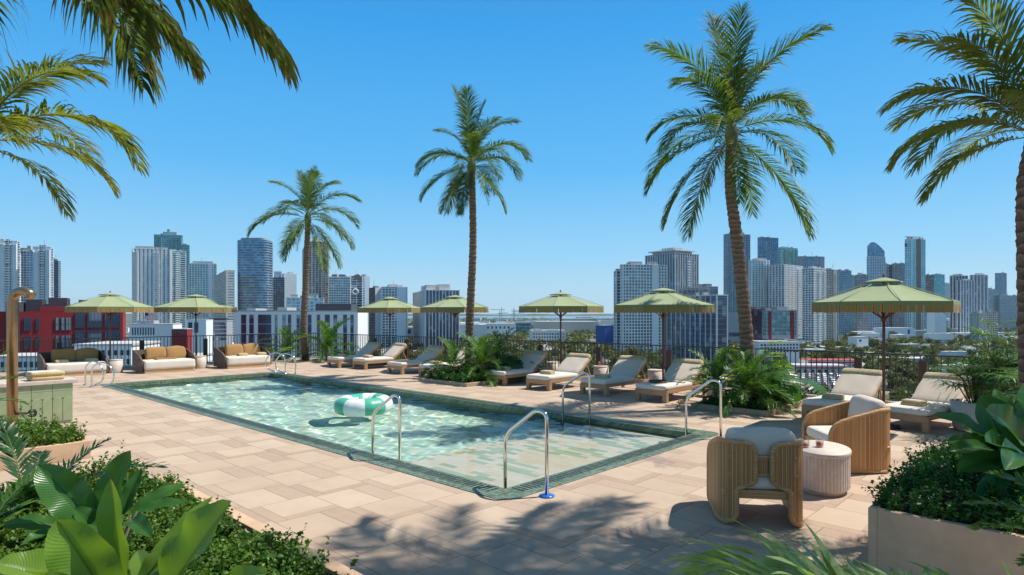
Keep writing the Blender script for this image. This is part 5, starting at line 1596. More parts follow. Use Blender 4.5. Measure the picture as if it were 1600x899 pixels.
# ================================================================ plants
def frond_mesh(name, mats, L=2.0, e0=60, droop=70, n=46, lw=.022, ll=.26, hang=.5, seed=0, petiole=.12, side_ang=62, seg=3, curl=0.0, rr=.011, upv=.25, curve_side=0.0):
    """a pinnate palm leaf growing from the origin along +x, gravity -z"""
    g = random.Random(seed); b = MB()
    K = 22; pts = [Vector((0, 0, 0))]; tang = []
    for i in range(K + 1):
        s = i / K
        e = R(e0 - droop * s ** 1.25); az = curve_side * s
        tang.append(Vector((math.cos(e) * math.cos(az), math.cos(e) * math.sin(az), math.sin(e))))
        if i < K: pts.append(pts[-1] + tang[-1] * L / K)
    b.tube(pts, [rr * (1 - .85 * i / K) for i in range(K + 1)], 5, m=1)
    def at(s):
        k = min(K - 1e-6, s * K); i = int(k); f = k - i
        return pts[i].lerp(pts[i + 1], f), tang[i].lerp(tang[i + 1], f).normalized()
    down = Vector((0, 0, -1))
    for i in range(n):
        s = petiole + (1 - petiole) * (i + .5) / n
        p, t_ = at(s)
        sv = t_.cross(Vector((0, 0, 1)))
        if sv.length < .15: sv = Vector((0, -1, 0))
        sv.normalize(); up = sv.cross(t_).normalized()
        prof = (math.sin(PI * min(1, (s - petiole) / (1 - petiole) * .86 + .10))) ** .55
        for sg in (-1, 1):
            if g.random() < .03: continue
            l = ll * L / 2 * prof * g.uniform(.82, 1.12)
            a = R(side_ang - 34 * s + g.uniform(-9, 9))
            d = (t_ * math.cos(a) + sv * sg * math.sin(a) + up * (upv + g.uniform(-.18, .18))).normalized()
            w = lw * L / 2 * g.uniform(.8, 1.15) * (.6 + .4 * prof)
            q = p.copy(); vs = []; at_ = []; tip0 = g.uniform(-.12, .28)
            nrm = d.cross(t_); nrm.normalize()
            h = hang * g.uniform(.6, 1.35)
            sc = seg + 1
            for k in range(sc):
                u = k / seg
                ww = w * (.35 + 1.3 * u if u < .4 else (1 - u) / .6 * .87 + .05)
                wv = d.cross(nrm); wv.normalize()
                wd = (t_ * .85 + wv * .3).normalized()
                wd = (wd - d * wd.dot(d)).normalized()
                vs += [q + wd * ww * .5, q - wd * ww * .5]; at_ += [u * .8 + tip0] * 2
                q = q + d * l / seg
                d = (d + down * h * (.4 + u) / seg * 1.6 + Vector((g.uniform(-.06, .06), g.uniform(-.06, .06), 0))).normalized()
            b.add(vs, [(2 * k, 2 * k + 1, 2 * k + 3, 2 * k + 2) for k in range(seg)], 0, at=at_)
    me_o = b.build(name, mats)
    me = me_o.data; bpy.data.objects.remove(me_o)
    return me
FR = {}
def bank(key, mats, elevs, seeds=2, **kw):
    FR[key] = [(e, frond_mesh('frond', mats, e0=e, droop=dr, seed=hash((key == 'a', e, s)) % 999 + s, **kw)) for e, dr in elevs for s in range(seeds)]
E_TALL = [(86, 22), (72, 70), (55, 95), (38, 100), (18, 88), (-5, 66), (-35, 42)]
bank('palm', [M['frond'], M['rachis']], E_TALL, 3, n=84, lw=.030, ll=.55, hang=1.05)
bank('palm_y', [M['frond_y'], M['rachis']], E_TALL[1:5], 2, n=56, lw=.040, ll=.46, hang=.8, seg=4)
bank('dpalm', [M['frond_d'], M['rachis']], [(30, 85), (5, 75), (-20, 50), (50, 100)], 2, n=70, lw=.056, ll=.66, hang=1.9, seg=5, rr=.014)
bank('fern', [M['fern'], M['rachis']], [(80, 60), (60, 85), (40, 85), (20, 70), (0, 50)], 2, n=40, lw=.055, ll=.46, hang=.35, seg=3, rr=.012)
bank('fern_d', [M['fern_d'], M['rachis']], [(80, 60), (60, 85), (40, 85), (20, 70)], 2, n=32, lw=.05, ll=.42, hang=.35, seg=3, rr=.012)
bank('dead', [M['dead'], M['dead']], [(-40, 48)], 2, n=40, lw=.026, ll=.34, hang=1.6)
def place_frond(parent, me, L, az, loc=(0, 0, 0), tilt=0.0, name='frond', base=2.0):
    o = bpy.data.objects.new(name, me); COL.objects.link(o); o.parent = parent
    o.location = loc; o.rotation_euler = (tilt, 0, az); k = L / base; o.scale = (k, k, k)
    return o
def trunk_mesh(pts, r0, r1, seed=0, n=12, rings=9.5):
    """tapered palm trunk with leaf scar rings, through the points"""
    g = random.Random(seed); P_ = [Vector(p) for p in pts]; path = []; rs = []
    tot = sum((b - a).length for a, b in zip(P_[:-1], P_[1:]))
    N = max(20, int(tot * 34))
    for i in range(N + 1):
        u = i / N * (len(P_) - 1); k = min(int(u), len(P_) - 2); f = u - k
        p0, p1, p2, p3 = P_[max(k - 1, 0)], P_[k], P_[k + 1], P_[min(k + 2, len(P_) - 1)]
        q = .5 * ((2 * p1) + (p2 - p0) * f + (2 * p0 - 5 * p1 + 4 * p2 - p3) * f * f + (3 * p1 - p0 - 3 * p2 + p3) * f ** 3)
        path.append(q)
        rs.append((r0 + (r1 - r0) * i / N) * (1 + (.075 if (i * 7 + seed) % 5 in (0, 2) else 0) + g.uniform(-.035, .035)) * (1.25 if i == 0 else 1))
    b = MB().tube(path, rs, n)
    b.v = [(x + g.uniform(-.006, .006), y + g.uniform(-.006, .006), z) for x, y, z in b.v]
    return b
def palm(label, trunk_pts, r0, r1, L, fronds=19, seed=1, key='palm', boot=True, keep=None, group=None):
    g = random.Random(seed)
    base = Vector(trunk_pts[0]); t = thing('palm_tree', label, 'palm tree', base, 0, group)
    loc = [Vector(p) - base for p in trunk_pts]
    trunk_mesh(loc, r0, r1, seed).build('trunk', M['trunk'], t)
    hub = loc[-1]
    b = MB().lathe([(r1 * 1.05, -.28), (r1 * 1.5, -.12), (r1 * 1.35, .05), (r1 * .6, .22), (.01, .3)], 10, tuple(hub)); b.build('crownshaft', M['rachis'], t)
    crown = bpy.data.objects.new('crown', None); COL.objects.link(crown); crown.parent = t; crown.location = hub; crown.empty_display_size = .1
    bankl = FR[key]; es = sorted(set(e for e, _ in bankl), reverse=True)
    for i in range(fronds):
        u = (i + .5) / fronds
        e_i = min(len(es) - 1, int(u ** .9 * len(es)))
        cand = [m_ for e, m_ in bankl if e == es[e_i]]
        az = i * 2.39996 + g.uniform(-.5, .5)
        me = g.choice(cand)
        place_frond(crown, me, L * g.uniform(.76, 1.14), az, (0, 0, .12 - .25 * u), g.uniform(-.08, .08))
    for i in range(3): place_frond(crown, FR['dead'][i % 2][1], L * g.uniform(.45, .62), g.uniform(0, 6.28), (0, 0, -.14), 0, 'dead_frond')
    return t
def at_px(px, py, Y): return W(px, py, Y)
# the palms that stand in the terrace planters
palm('leftmost terrace palm, standing by the white building at the far corner', [G(478, 563), at_px(474, 520, 25.9), at_px(478, 430, 25.8), at_px(481, 340, 25.7)], .15, .10, 2.4, 19, 3)
palm('second palm, its trunk in front of the fourth parasol', [at_px(732, 588, 19.7), at_px(734, 500, 19.6), at_px(739, 380, 19.5), at_px(737, 258, 19.4)], .135, .095, 2.15, 24, 5)
palm('tallest looking palm right of centre with curved brown trunk', [at_px(1171, 632, 13.3), at_px(1166, 520, 13.3), at_px(1152, 380, 13.2), at_px(1141, 290, 13.2), at_px(1143, 205, 13.1)], .145, .095, 2.45, 23, 8)
# right edge palm
def set_palm(label, base, pts, r0, r1, key, specs, seed=1):
    base = Vector(base); t = thing('palm_tree', label, 'palm tree', base)
    loc = [Vector(p) - base for p in pts]
    trunk_mesh(loc, r0, r1, seed).build('trunk', M['trunk'], t)
    MB().lathe([(r1 * 1.05, -.28), (r1 * 1.5, -.12), (r1 * 1.3, .05), (r1 * .6, .2), (.01, .28)], 10, tuple(loc[-1])).build('crownshaft', M['rachis'], t)
    crown = bpy.data.objects.new('crown', None); COL.objects.link(crown); crown.parent = t; crown.location = loc[-1]
    for i, (az, e, dr, L, dz) in enumerate(specs):
        m = {'palm_y': 'frond_y', 'dpalm': 'frond_d'}[key]
        kw = dict(n=64, lw=.040, ll=.56, hang=1.0, seg=5) if key == 'palm_y' else dict(n=66, lw=.06, ll=.62, hang=1.9, seg=5)
        me = frond_mesh('frond', [M[m], M['rachis']], e0=e, droop=dr, seed=seed * 50 + i, rr=.011, **kw)
        place_frond(crown, me, L, R(az), (0, 0, dz))
set_palm('palm cut by the right edge with trunk rising from the right planter', (4.66, 5.74, .5),
  [Vector((4.74, 5.74, .5)), at_px(1603, 520, 5.75), at_px(1600, 380, 5.75), at_px(1600, 290, 5.75), at_px(1616, 205, 5.8)], .062, .05, 'palm_y',
  [(178, 48, 88, 1.45, 0), (192, 20, 85, 1.45, -.03), (160, 30, 95, 1.3, -.03), (150, 68, 55, 1.5, .05), (200, 60, 70, 1.35, .05), (120, 50, 80, 1.4, 0), (60, 60, 80, 1.4, 0), (20, 40, 80, 1.4, 0),
   (-20, 30, 80, 1.4, 0), (-60, 50, 80, 1.3, 0), (-100, 40, 80, 1.2, 0), (90, 20, 60, 1.3, 0), (230, 30, 80, 1.2, 0), (170, 80, 40, 1.6, .05), (0, 80, 40, 1.6, .05), (175, -5, 60, 1.15, -.05)], 12)
# palms at the near left, crowns out of the picture
set_palm('tall palm left of the picture whose light fronds hang in from the left edge', (-6.4, 6.2, 0), [Vector((-6.4, 6.2, 0)), Vector((-6.1, 6.3, 2)), Vector((-5.35, 6.3, 3.72))], .10, .07, 'palm_y',
  [(5, 38, 108, 1.75, 0), (-8, 60, 90, 1.55, .05), (0, -12, 62, 1.15, -.05), (30, 15, 80, 1.3, 0), (-35, 30, 90, 1.2, 0), (80, 40, 80, 1.5, 0), (130, 40, 80, 1.5, 0), (180, 50, 80, 1.5, 0), (220, 20, 80, 1.4, 0), (270, 40, 80, 1.4, 0), (320, 20, 70, 1.3, 0), (40, 70, 60, 1.5, .05), (160, 75, 60, 1.5, .05)], 14)
set_palm('near palm whose dark brown tipped fronds hang from the top left corner', (-4.6, 2.8, .4), [Vector((-4.6, 2.8, .4)), Vector((-4.3, 3.0, 2.4)), Vector((-3.22, 3.85, 4.36))], .12, .085, 'dpalm',
  [(12, 8, 70, 1.95, 0), (-4, 25, 85, 1.9, .05), (-18, -10, 60, 1.5, -.05), (40, 0, 60, 1.35, 0), (-4, 58, 80, 2.35, .15), (-42, 10, 80, 1.4, 0), (180, 30, 80, 1.8, 0), (-30, 0, 75, 1.5, 0), (-62, 20, 80, 1.5, 0), (90, 20, 80, 1.8, 0), (135, 10, 80, 1.8, 0), (225, 20, 80, 1.8, 0), (270, 10, 80, 1.6, 0), (-45, 40, 95, 1.7, .05)], 21)
# a palm out of the picture at the right: its shade falls on the paving in the foreground
palm('palm out of the picture beyond the right planter', [Vector((8.8, 5.0, 0)), Vector((8.2, 5.3, 4)), Vector((5.7, 6.2, 8.9))], .15, .10, 2.5, 26, 31)
palm('second palm out of the picture at the right', [Vector((7.6, 3.4, 0)), Vector((7.4, 3.6, 4)), Vector((5.9, 4.8, 8.3))], .15, .10, 2.3, 24, 33)

# ---------------------------------------------------------------- planters
def planter_box(name, label, a0, b0, a1, b1, h, mt='kerb', soil=.05, wall=.09):
    c = P((a0 + a1) / 2, (b0 + b1) / 2); t = thing(name, label, 'planter', c, ROT_POOL)
    lx, ly = abs(b1 - b0), abs(a1 - a0)
    b = MB()
    b.box((0, -ly / 2 + wall / 2, h / 2), (lx, wall, h)); b.box((0, ly / 2 - wall / 2, h / 2), (lx, wall, h))
    b.box((-lx / 2 + wall / 2, 0, h / 2), (wall, ly - 2 * wall, h - .001)); b.box((lx / 2 - wall / 2, 0, h / 2), (wall, ly - 2 * wall, h - .001))
    b.build('wall', M[mt], t, .006)
    MB().box((0, 0, (h - soil) / 2), (lx - 2 * wall, ly - 2 * wall, h - soil)).build('soil', M['soil'], t)
    return t
def ab(px, py, z=0):
    d = G(px, py, z) - N0; return d.dot(PU), d.dot(PV)
def cover(name, label, region, z, n, size, mat, seed, hgt=.14, mound=None, kind='stuff', up=.25):
    """ground cover: sprigs of small leaves standing over a polygon given in world XY"""
    g = np.random.default_rng(seed)
    reg = [Vector(q) for q in region]
    xs = [q[0] for q in reg]; ys = [q[1] for q in reg]
    def inside(x, y):
        c = False; j = len(reg) - 1
        for i in range(len(reg)):
            if (reg[i][1] > y) != (reg[j][1] > y) and x < (reg[j][0] - reg[i][0]) * (y - reg[i][1]) / (reg[j][1] - reg[i][1]) + reg[i][0]: c = not c
            j = i
        return c
    cen = []; per = 20
    while len(cen) * per < n:
        x, y = g.uniform(min(xs), max(xs)), g.uniform(min(ys), max(ys))
        if not inside(x, y): continue
        hh = hgt * (.75 + .5 * math.sin(x * 5.1 + seed) * math.sin(y * 4.3)) * g.uniform(.55, 1.25)
        if g.random() < .05: hh *= 1.5
        m_ = mound(x, y) if mound else 0
        lean = g.normal(0, .32, 2)
        k = np.linspace(.15, 1, per)[:, None]
        q = np.array([[x, y, z + m_]]) + k * np.array([[lean[0] * hh, lean[1] * hh, hh]]) + g.normal(0, size * .5, (per, 3)) * (1.05 - k * .5)
        cen.append(q)
    o = leaf_cloud(name, mat, np.concatenate(cen), size, .4, seed, up, .35, .62)
    tag(o, label, kind=kind)
    if kind != 'stuff': pass
    return o
# low kerbed beds
def bed(label, corners_px, h=.10):
    """kerbed bed from its near front corners: (left px,py), (right px,py), depth in u"""
    pass
def fern_palm(label, loc, n, L, seed, key='fern', name='fern_palm', stem=.15, emin=0, azr=(0, 6.283), stretch=1):
    g = random.Random(seed); t = thing(name, label, 'plant', loc)
    b = MB().tube([(0, 0, -.05), (0, 0, stem)], [.05, .035], 8); b.build('stem', M['trunk'], t)
    bk = [q for q in FR[key] if q[0] >= emin]
    es = sorted(set(e for e, _ in bk), reverse=True)
    for i in range(n):
        e = es[min(len(es) - 1, int((i + .5) / n * len(es)))]
        me = g.choice([m_ for ee, m_ in bk if ee == e])
        az = azr[0] + (i * 2.39996 + g.uniform(-.3, .3)) % (azr[1] - azr[0])
        place_frond(t, me, L * g.uniform(.8, 1.12), az, (0, 0, stem * .95), g.uniform(-.1, .1))
    return t
def blade(b, base, tip, w, arch=.25, facing=None, fold=.22, wav=.075, seed=0, n=16, k=9, tipdrop=0, full=.45):
    """one broad leaf between two points"""
    g = random.Random(seed); base = Vector(base); tip = Vector(tip); d = tip - base; L = d.length
    fc = Vector(facing) if facing is not None else Vector((g.uniform(-.3, .3), -.55, .8))
    fc = (fc - d.normalized() * fc.dot(d.normalized())).normalized()
    mid = (base + tip) / 2 + fc * L * arch
    vs = []; uv = []; ph = g.uniform(0, 6); ph2 = g.uniform(0, 6)
    for i in range(n + 1):
        u = i / n
        p = base * (1 - u) ** 2 + mid * 2 * u * (1 - u) + tip * u * u
        t_ = ((mid - base) * (1 - u) + (tip - mid) * u).normalized()
        nr = (fc - t_ * fc.dot(t_)).normalized(); sd_ = t_.cross(nr)
        # widest a little past the base, long drawn-out tip
        pr = (u ** full) * (1 - u) ** .62 * 1.72 if u < 1 else 0
        pr = max(pr, .035 if u < .05 else 0)
        for j in range(k):
            v = (j / (k - 1) - .5) * 2
            ed = abs(v) ** 1.6
            q = p + sd_ * v * w * .5 * pr + nr * (abs(v) * w * fold * pr - .10 * w * pr)
            q += nr * (math.sin(u * 15 + ph + (2 if v > 0 else 0)) * wav * w * ed * pr) 
            q.z -= tipdrop * u ** 3 * L
            vs.append(q); uv.append((j / (k - 1), u))
    fs = [(i * k + j, i * k + j + 1, (i + 1) * k + j + 1, (i + 1) * k + j) for i in range(n) for j in range(k - 1)]
    b.add(vs, fs, 0, uv=uv, sm=True)
    mr = []
    for q_ in (0, .12, .25, .4, .55):
        p = base * (1 - q_) ** 2 + mid * 2 * q_ * (1 - q_) + tip * q_ * q_; t_ = ((mid - base) * (1 - q_) + (tip - mid) * q_).normalized()
        nr = (fc - t_ * fc.dot(t_)).normalized(); pr = (q_ ** full) * (1 - q_) ** .62 * 1.72
        p = p - nr * (.10 * w * pr + .004); p.z -= tipdrop * q_ ** 3 * L; mr.append(p)
    b.tube(mr, [w * .035, w * .028, w * .02, w * .012, w * .004], 6, m=1)
def broad_plant(label, hub, leaves, Y=None, mat='broad', name='broadleaf_plant', seed=0, group=None):
    """leaves: (base px, py, tip px, py, width m, depth shift of the tip, arch)"""
    hub = Vector(hub); t = thing(name, label, 'plant', hub, 0, group)
    Yh = hub.y
    for i, lf in enumerate(leaves):
        (bx_, by_, tx_, ty_, w, dY, ar) = lf[:7]; fc = lf[7] if len(lf) > 7 else None
        b = MB(); bp = W(bx_, by_, Yh + dY * .25); tp_ = W(tx_, ty_, Yh + dY)
        st = bp - hub
        blade(b, st, tp_ - hub, w, ar, fc, seed=seed * 31 + i)
        if st.length > .03: b.tube([Vector((0, 0, 0)), st * .5 + Vector((0, 0, .02)), st], [.012, .010, .009], 6, m=1)
        b.build('leaf', [M[mat], M['rachis']], t)
    return t
def radial_plant(label, loc, n, L, w, seed, mat='broad', name='broadleaf_plant', stem=.35, droop=.5):
    g = random.Random(seed); t = thing(name, label, 'plant', loc)
    for i in range(n):
        az = i * 2.4 + g.uniform(-.3, .3); e = R(g.uniform(15, 80)); b = MB()
        d = Vector((math.cos(az) * math.cos(e), math.sin(az) * math.cos(e), math.sin(e)))
        bp = Vector((d.x, d.y, d.z * 1.4)) * stem * g.uniform(.6, 1.2)
        tp_ = bp + Vector((d.x, d.y, d.z * .3 - droop * .5)).normalized() * L * g.uniform(.7, 1.1)
        blade(b, bp, tp_, w * g.uniform(.8, 1.1), .18, (d.x * .5, d.y * .5, 1), seed=seed * 17 + i, n=12, k=7)
        b.tube([(0, 0, 0), tuple(bp * .5 + Vector((0, 0, .03))), tuple(bp)], [.012, .009, .007], 5, m=1)
        b.build('leaf', [M[mat], M['rachis']], t)
    return t
def monstera(label, loc, n, L, seed, mat='broad_d', stem=.6, azr=(0, 6.28)):
    """broad lobed leaves on tall stems"""
    g = random.Random(seed); t = thing('split_leaf_plant', label, 'plant', loc)
    for i in range(n):
        az = azr[0] + (i * 2.4 + g.uniform(-.3, .3)) % (azr[1] - azr[0]); e = R(g.uniform(30, 80)); b = MB()
        d = Vector((math.cos(az) * math.cos(e), math.sin(az) * math.cos(e), math.sin(e)))
        bp = Vector((d.x, d.y, d.z)) * stem * g.uniform(.6, 1.25); l = L * g.uniform(.75, 1.15)
        ax = Vector((d.x, d.y, -.55)).normalized(); sd_ = ax.cross(Vector((0, 0, 1))).normalized(); nr = sd_.cross(ax).normalized()
        if nr.z < 0: nr = -nr
        m_ = 9
        spine = [bp + ax * l * (k / m_) + nr * l * .14 * math.sin(PI * k / m_) for k in range(m_ + 1)]
        for k in range(m_):
            u = (k + .5) / m_; wl = l * .58 * math.sin(PI * min(1, .22 + u * .74)) ** .6
            for sg in (-1, 1):
                a0, a1 = spine[k], spine[k + 1]; aw = (a1 - a0)
                o_ = (sd_ * sg + ax * (-.25 + .75 * u) + nr * -.12).normalized() * wl
                m1 = a0 + o_ * .5 - aw * .02 + nr * .03 * l; m2 = a1 + o_ * .5 - aw * .08 + nr * .03 * l
                t1 = a0 + o_ * .95 + aw * .15; t2 = a1 + o_ - aw * .30
                b.add([a0, a1, m2, m1, t2, t1], [(0, 1, 2, 3), (3, 2, 4, 5)], 0, uv=[(.5, u), (.5, u), (.7, u), (.7, u), (1, u), (1, u)])
        b.tube([(0, 0, 0), tuple(bp * .5 + Vector((0, 0, .05))), tuple(bp)], [.014, .011, .009], 6, m=1)
        b.build('leaf', [M[mat], M['rachis']], t)
    return t

# ---- bed under the leftmost palm
def bedrect(label, pxl, pyl, pxr, pyr, depth, h=.09):
    L_, R_ = G(pxl, pyl), G(pxr, pyr)
    a0, b0 = (L_ - N0).dot(PU), (L_ - N0).dot(PV); a1, b1 = (R_ - N0).dot(PU), (R_ - N0).dot(PV)
    return a0, b0, a1, b1
# far corner bed
planter_box('planter_bed', 'low stone edged bed under the leftmost palm', 15.6, 9.0, 18.6, 10.9 - .2, .10)
fern_palm('fern palm left of the leftmost trunk in the far corner bed', G(448, 560), 16, 1.45, 2, 'fern', stem=.3)
fern_palm('fern palm right of the leftmost trunk in the far corner bed', G(510, 564), 20, 1.75, 4, 'fern', stem=.35)
radial_plant('broadleaf plant at the left end of the far corner bed', G(432, 563), 12, .55, .26, 6, 'broad')
cover('ground_cover', 'small leaved ground cover in the far corner bed', [P(15.7, 9.1), P(18.5, 9.1), P(18.5, 10.5), P(15.7, 10.5)], .08, 5200, .07, M['cover'], 3, .28)
# ---- middle bed
mb = [ab(680, 596), ab(748, 602)]
planter_box('planter_bed', 'low stone edged bed under the second palm', mb[1][0] - .1, mb[1][1] - .55, mb[0][0] + .35, mb[1][1] + 1.7, .10)
m0 = P(mb[1][0] + .9, mb[1][1] + .6, .08)
fern_palm('large fern palm in front of the second trunk in the middle bed', m0 + Vector((.3, -.35, 0)), 24, 1.2, 12, 'fern', stem=.35)
fern_palm('fern palm left of the second trunk in the middle bed', m0 + Vector((-.6, .35, 0)), 18, 1.1, 13, 'fern', stem=.3)
fern_palm('deep green fern palm behind the second trunk', m0 + Vector((.7, .7, 0)), 16, 1.25, 14, 'fern_d', stem=.4)
monstera('split leaf plant right of the second trunk in the middle bed', m0 + Vector((1.15, .15, 0)), 16, .6, 15, stem=.65)
cover('ground_cover', 'small leaved ground cover in the middle bed', [P(mb[1][0], mb[1][1] - .5), P(mb[0][0] + .3, mb[1][1] - .5), P(mb[0][0] + .3, mb[1][1] + 1.6), P(mb[1][0], mb[1][1] + 1.6)], .08, 9000, .06, M['cover_d'], 5, .30)
# ---- bed of the big palm
c1 = ab(1095, 637); c2 = ab(1200, 652); c3 = ab(1250, 632)
planter_box('planter_bed', 'low stone edged bed under the large palm right of centre', c2[0], c2[1], c1[0] + .1, c3[1] + .45, .11)
m1 = P((c1[0] + c2[0]) / 2, c2[1] + .55, .09)
fern_palm('large fern palm at the front of the big palm bed', m1 + Vector((.0, -.25, 0)), 24, 1.1, 21, 'fern', stem=.35)
fern_palm('fern palm at the left end of the big palm bed', m1 + Vector((-.45, .25, 0)), 18, .95, 22, 'fern', stem=.3)
fern_palm('deep green fern palm drooping over the stone edge of the big palm bed', m1 + Vector((.25, -.45, 0)), 12, .85, 23, 'fern', stem=.2)
monstera('split leaf plant at the right end of the big palm bed', m1 + Vector((.85, .35, 0)), 18, .52, 24, stem=.75)
radial_plant('light green broadleaf plant at the right of the big palm trunk', m1 + Vector((.55, .65, 0)), 14, .55, .17, 25, 'broad', stem=.8)
cover('ground_cover', 'small leaved ground cover in the big palm bed', [P(c2[0] + .08, c2[1] + .08), P(c1[0], c2[1] + .08), P(c1[0], c3[1] + .35), P(c2[0] + .08, c3[1] + .35)], .09, 9000, .045, M['cover_d'], 7, .22)

# ---- right planter, tall concrete box
RC = Vector((2.65, 4.66, 0)); ra, rb = (RC - N0).dot(PU), (RC - N0).dot(PV)
planter_box('concrete_planter', 'tall beige concrete planter at the lower right corner', ra - 4.2, rb, ra, rb + 2.0, .55, 'plaster', .04, .06)
reg = [P(ra - 4.1, rb + .04), P(ra - .03, rb + .04), P(ra - .03, rb + 1.95), P(ra - 4.1, rb + 1.95)]
def mound_r(x, y):
    d = Vector((x, y, 0)) - N0; b_ = d.dot(PV) - rb; a_ = ra - d.dot(PU)
    return .16 * min(1, b_ / .5) * min(1, a_ / .4 + .15)
cover('ground_cover', 'deep green small leaved ground cover filling the right concrete planter', reg, .50, 110000, .028, M['cover_d'], 11, .17, mound_r)
fern_y = 5.2
broad_plant('large deep green broadleaf plant in the right concrete planter', W(1592, 720, 4.9) , [
 (1585, 715, 1531, 618, 0.390, .1, .10, (-.3, -.7, .5)), (1605, 700, 1540, 640, 0.364, -.35, .12, (-.5, -.6, .6)), (1560, 705, 1458, 648, 0.221, -.1, .22), (1555, 700, 1480, 690, 0.169, .1, .25),
 (1575, 712, 1482, 706, 0.208, -.3, .22), (1590, 722, 1495, 738, 0.286, -.35, .25), (1590, 725, 1524, 782, 0.182, -.45, .2), (1590, 735, 1568, 793, 0.208, -.5, .2), (1600, 715, 1640, 640, 0.338, .2, .1),
 (1588, 700, 1555, 608, 0.208, .45, .1, (-.2, -.8, .3)), (1570, 715, 1500, 668, 0.286, .2, .2), (1595, 715, 1602, 598, 0.260, .4, .1, (0, -.9, .3)), (1585, 725, 1540, 690, 0.312, -.55, .2), (1605, 735, 1660, 760, 0.260, -.3, .2), (1600, 720, 1570, 735, 0.286, -.75, .3)], mat='broad_d', seed=3)
# lady palm clump behind
def lady_palm(label, loc, n, seed, h=1.2, fan=.42):
    g = random.Random(seed); t = thing('lady_palm', label, 'plant', loc)
    for i in range(n):
        az = i * 2.4 + g.uniform(-.4, .4); r_ = g.uniform(.02, .38); hh = h * g.uniform(.35, 1.0)
        top = Vector((math.cos(az) * r_ * 1.5, math.sin(az) * r_ * 1.5, hh)); b = MB()
        b.tube([(r_ * .3 * math.cos(az), r_ * .3 * math.sin(az), 0), tuple(top * .55 + Vector((0, 0, .1))), tuple(top)], [.012, .01, .006], 5, m=1)
        for f_ in range(2):
            c = top if f_ == 0 else top * .72 + Vector((0, 0, .05))
            fd = Vector((math.cos(az + f_ * 2), math.sin(az + f_ * 2), g.uniform(-.1, .5))).normalized()
            sv = fd.cross(Vector((0, 0, 1))).normalized(); upn = sv.cross(fd)
            for k in range(11):
                a = R(-105 + 210 * k / 10 + g.uniform(-5, 5))
                d = (fd * math.cos(a) + sv * math.sin(a) + upn * .25).normalized(); l = fan * g.uniform(.8, 1.1) * (1 - .15 * abs(k - 5) / 5)
                q = c.copy(); vs = []; wv = d.cross(upn).normalized()
                for s_ in range(5):
                    u = s_ / 4; w = .030 * (.4 + 1.5 * u if u < .4 else (1 - u) / .6 + .08)
                    vs += [q + wv * w * .5, q - wv * w * .5]; q = q + d * l / 4; d = (d + Vector((0, 0, -.16 - .12 * s_))).normalized()
                b.add(vs, [(2 * s_, 2 * s_ + 1, 2 * s_ + 3, 2 * s_ + 2) for s_ in range(4)], 0)
        b.build('leaf_fan', [M['fern'], M['rachis']], t)
    return t
lady_palm('bushy lady palm with narrow leaves beside the rightmost lounger', Vector((8.1, 10.0, 0)), 34, 3, 1.9, .55)
lady_palm('second lady palm at the right edge behind the broad leaves', Vector((7.2, 8.4, 0)), 30, 5, 1.6, .5)
lady_palm('third lady palm at the right picture edge, the nearest of the three', Vector((6.1, 6.9, 0)), 26, 6, 1.3, .5)
MBt = thing('plant_pot', 'beige stone pot under the lady palm by the rightmost lounger', 'plant pot', (7.85, 10.6, 0))
MB().lathe([(.26, 0), (.32, .04), (.36, .5), (.33, .5), (.32, .46), (.001, .46)], 28).build('pot', M['travertine'], MBt)
lady_palm('small lady palm growing in the beige stone pot', Vector((7.85, 10.6, .46)), 18, 9, .8, .45)

# ---- left planter by the shower
sl_ = [ab(142, 685, .0), ab(142, 715, .0)]
A1 = G(142, 716); a_s, b_s = (A1 - N0).dot(PU), (A1 - N0).dot(PV)
planter_box('shower_planter', 'low beige planter around the shower pipe', a_s, b_s - 4.2, a_s + 1.35, b_s, .24, 'plaster', .03, .08)
cover('ground_cover', 'sunlit small leaved ground cover around the shower pipe', [P(a_s + .05, b_s - 4.1), P(a_s + 1.3, b_s - 4.1), P(a_s + 1.3, b_s - .04), P(a_s + .05, b_s - .04)], .22, 34000, .038, M['cover'], 13, .24)
# ---- near left planter
NL = Vector((-1.91, 4.68, 0)); na, nb = (NL - N0).dot(PU), (NL - N0).dot(PV)
planter_box('near_planter', 'wide beige planter full of plants at the lower left corner', na - 3.5, nb - 4.5, na + 1.9, nb, .45, 'plaster', .03, .10)
reg = [P(na - 1.6, nb - 2.9), P(na + 1.85, nb - 2.9), P(na + 1.85, nb - .26), P(na - 1.6, nb - .26)]
cover('ground_cover', 'small leaved ground cover in the lower left planter', reg, .42, 190000, .027, M['cover'], 17, .19, lambda x, y: .05 + .06 * math.sin(x * 2.3 + 1) * math.sin(y * 2.9))
broad_plant('large light green broadleaf plant nearest the camera at lower left', Vector((-1.32, 2.16, .55)), [
 (192, 925, 173, 748, .14, .05, .06, (-.2, -.85, .3)), (165, 930, 88, 812, .22, -.12, .12, (.25, -.8, .5)), (105, 915, -6, 880, .17, -.15, .16, (0, -.55, .9)), (250, 940, 362, 783, .24, -.08, .10, (-.55, -.7, .45)),
 (225, 900, 333, 776, .075, .25, .12), (210, 925, 302, 828, .11, .15, .15), (130, 930, 40, 893, .12, -.3, .1, (0, -.5, .9)), (255, 930, 300, 850, .10, .3, .1), (240, 935, 215, 860, .10, .3, .1),
 (120, 940, 60, 905, .1, -.4, .1), (330, 930, 420, 895, .09, -.3, .15)], mat='broad', seed=5)
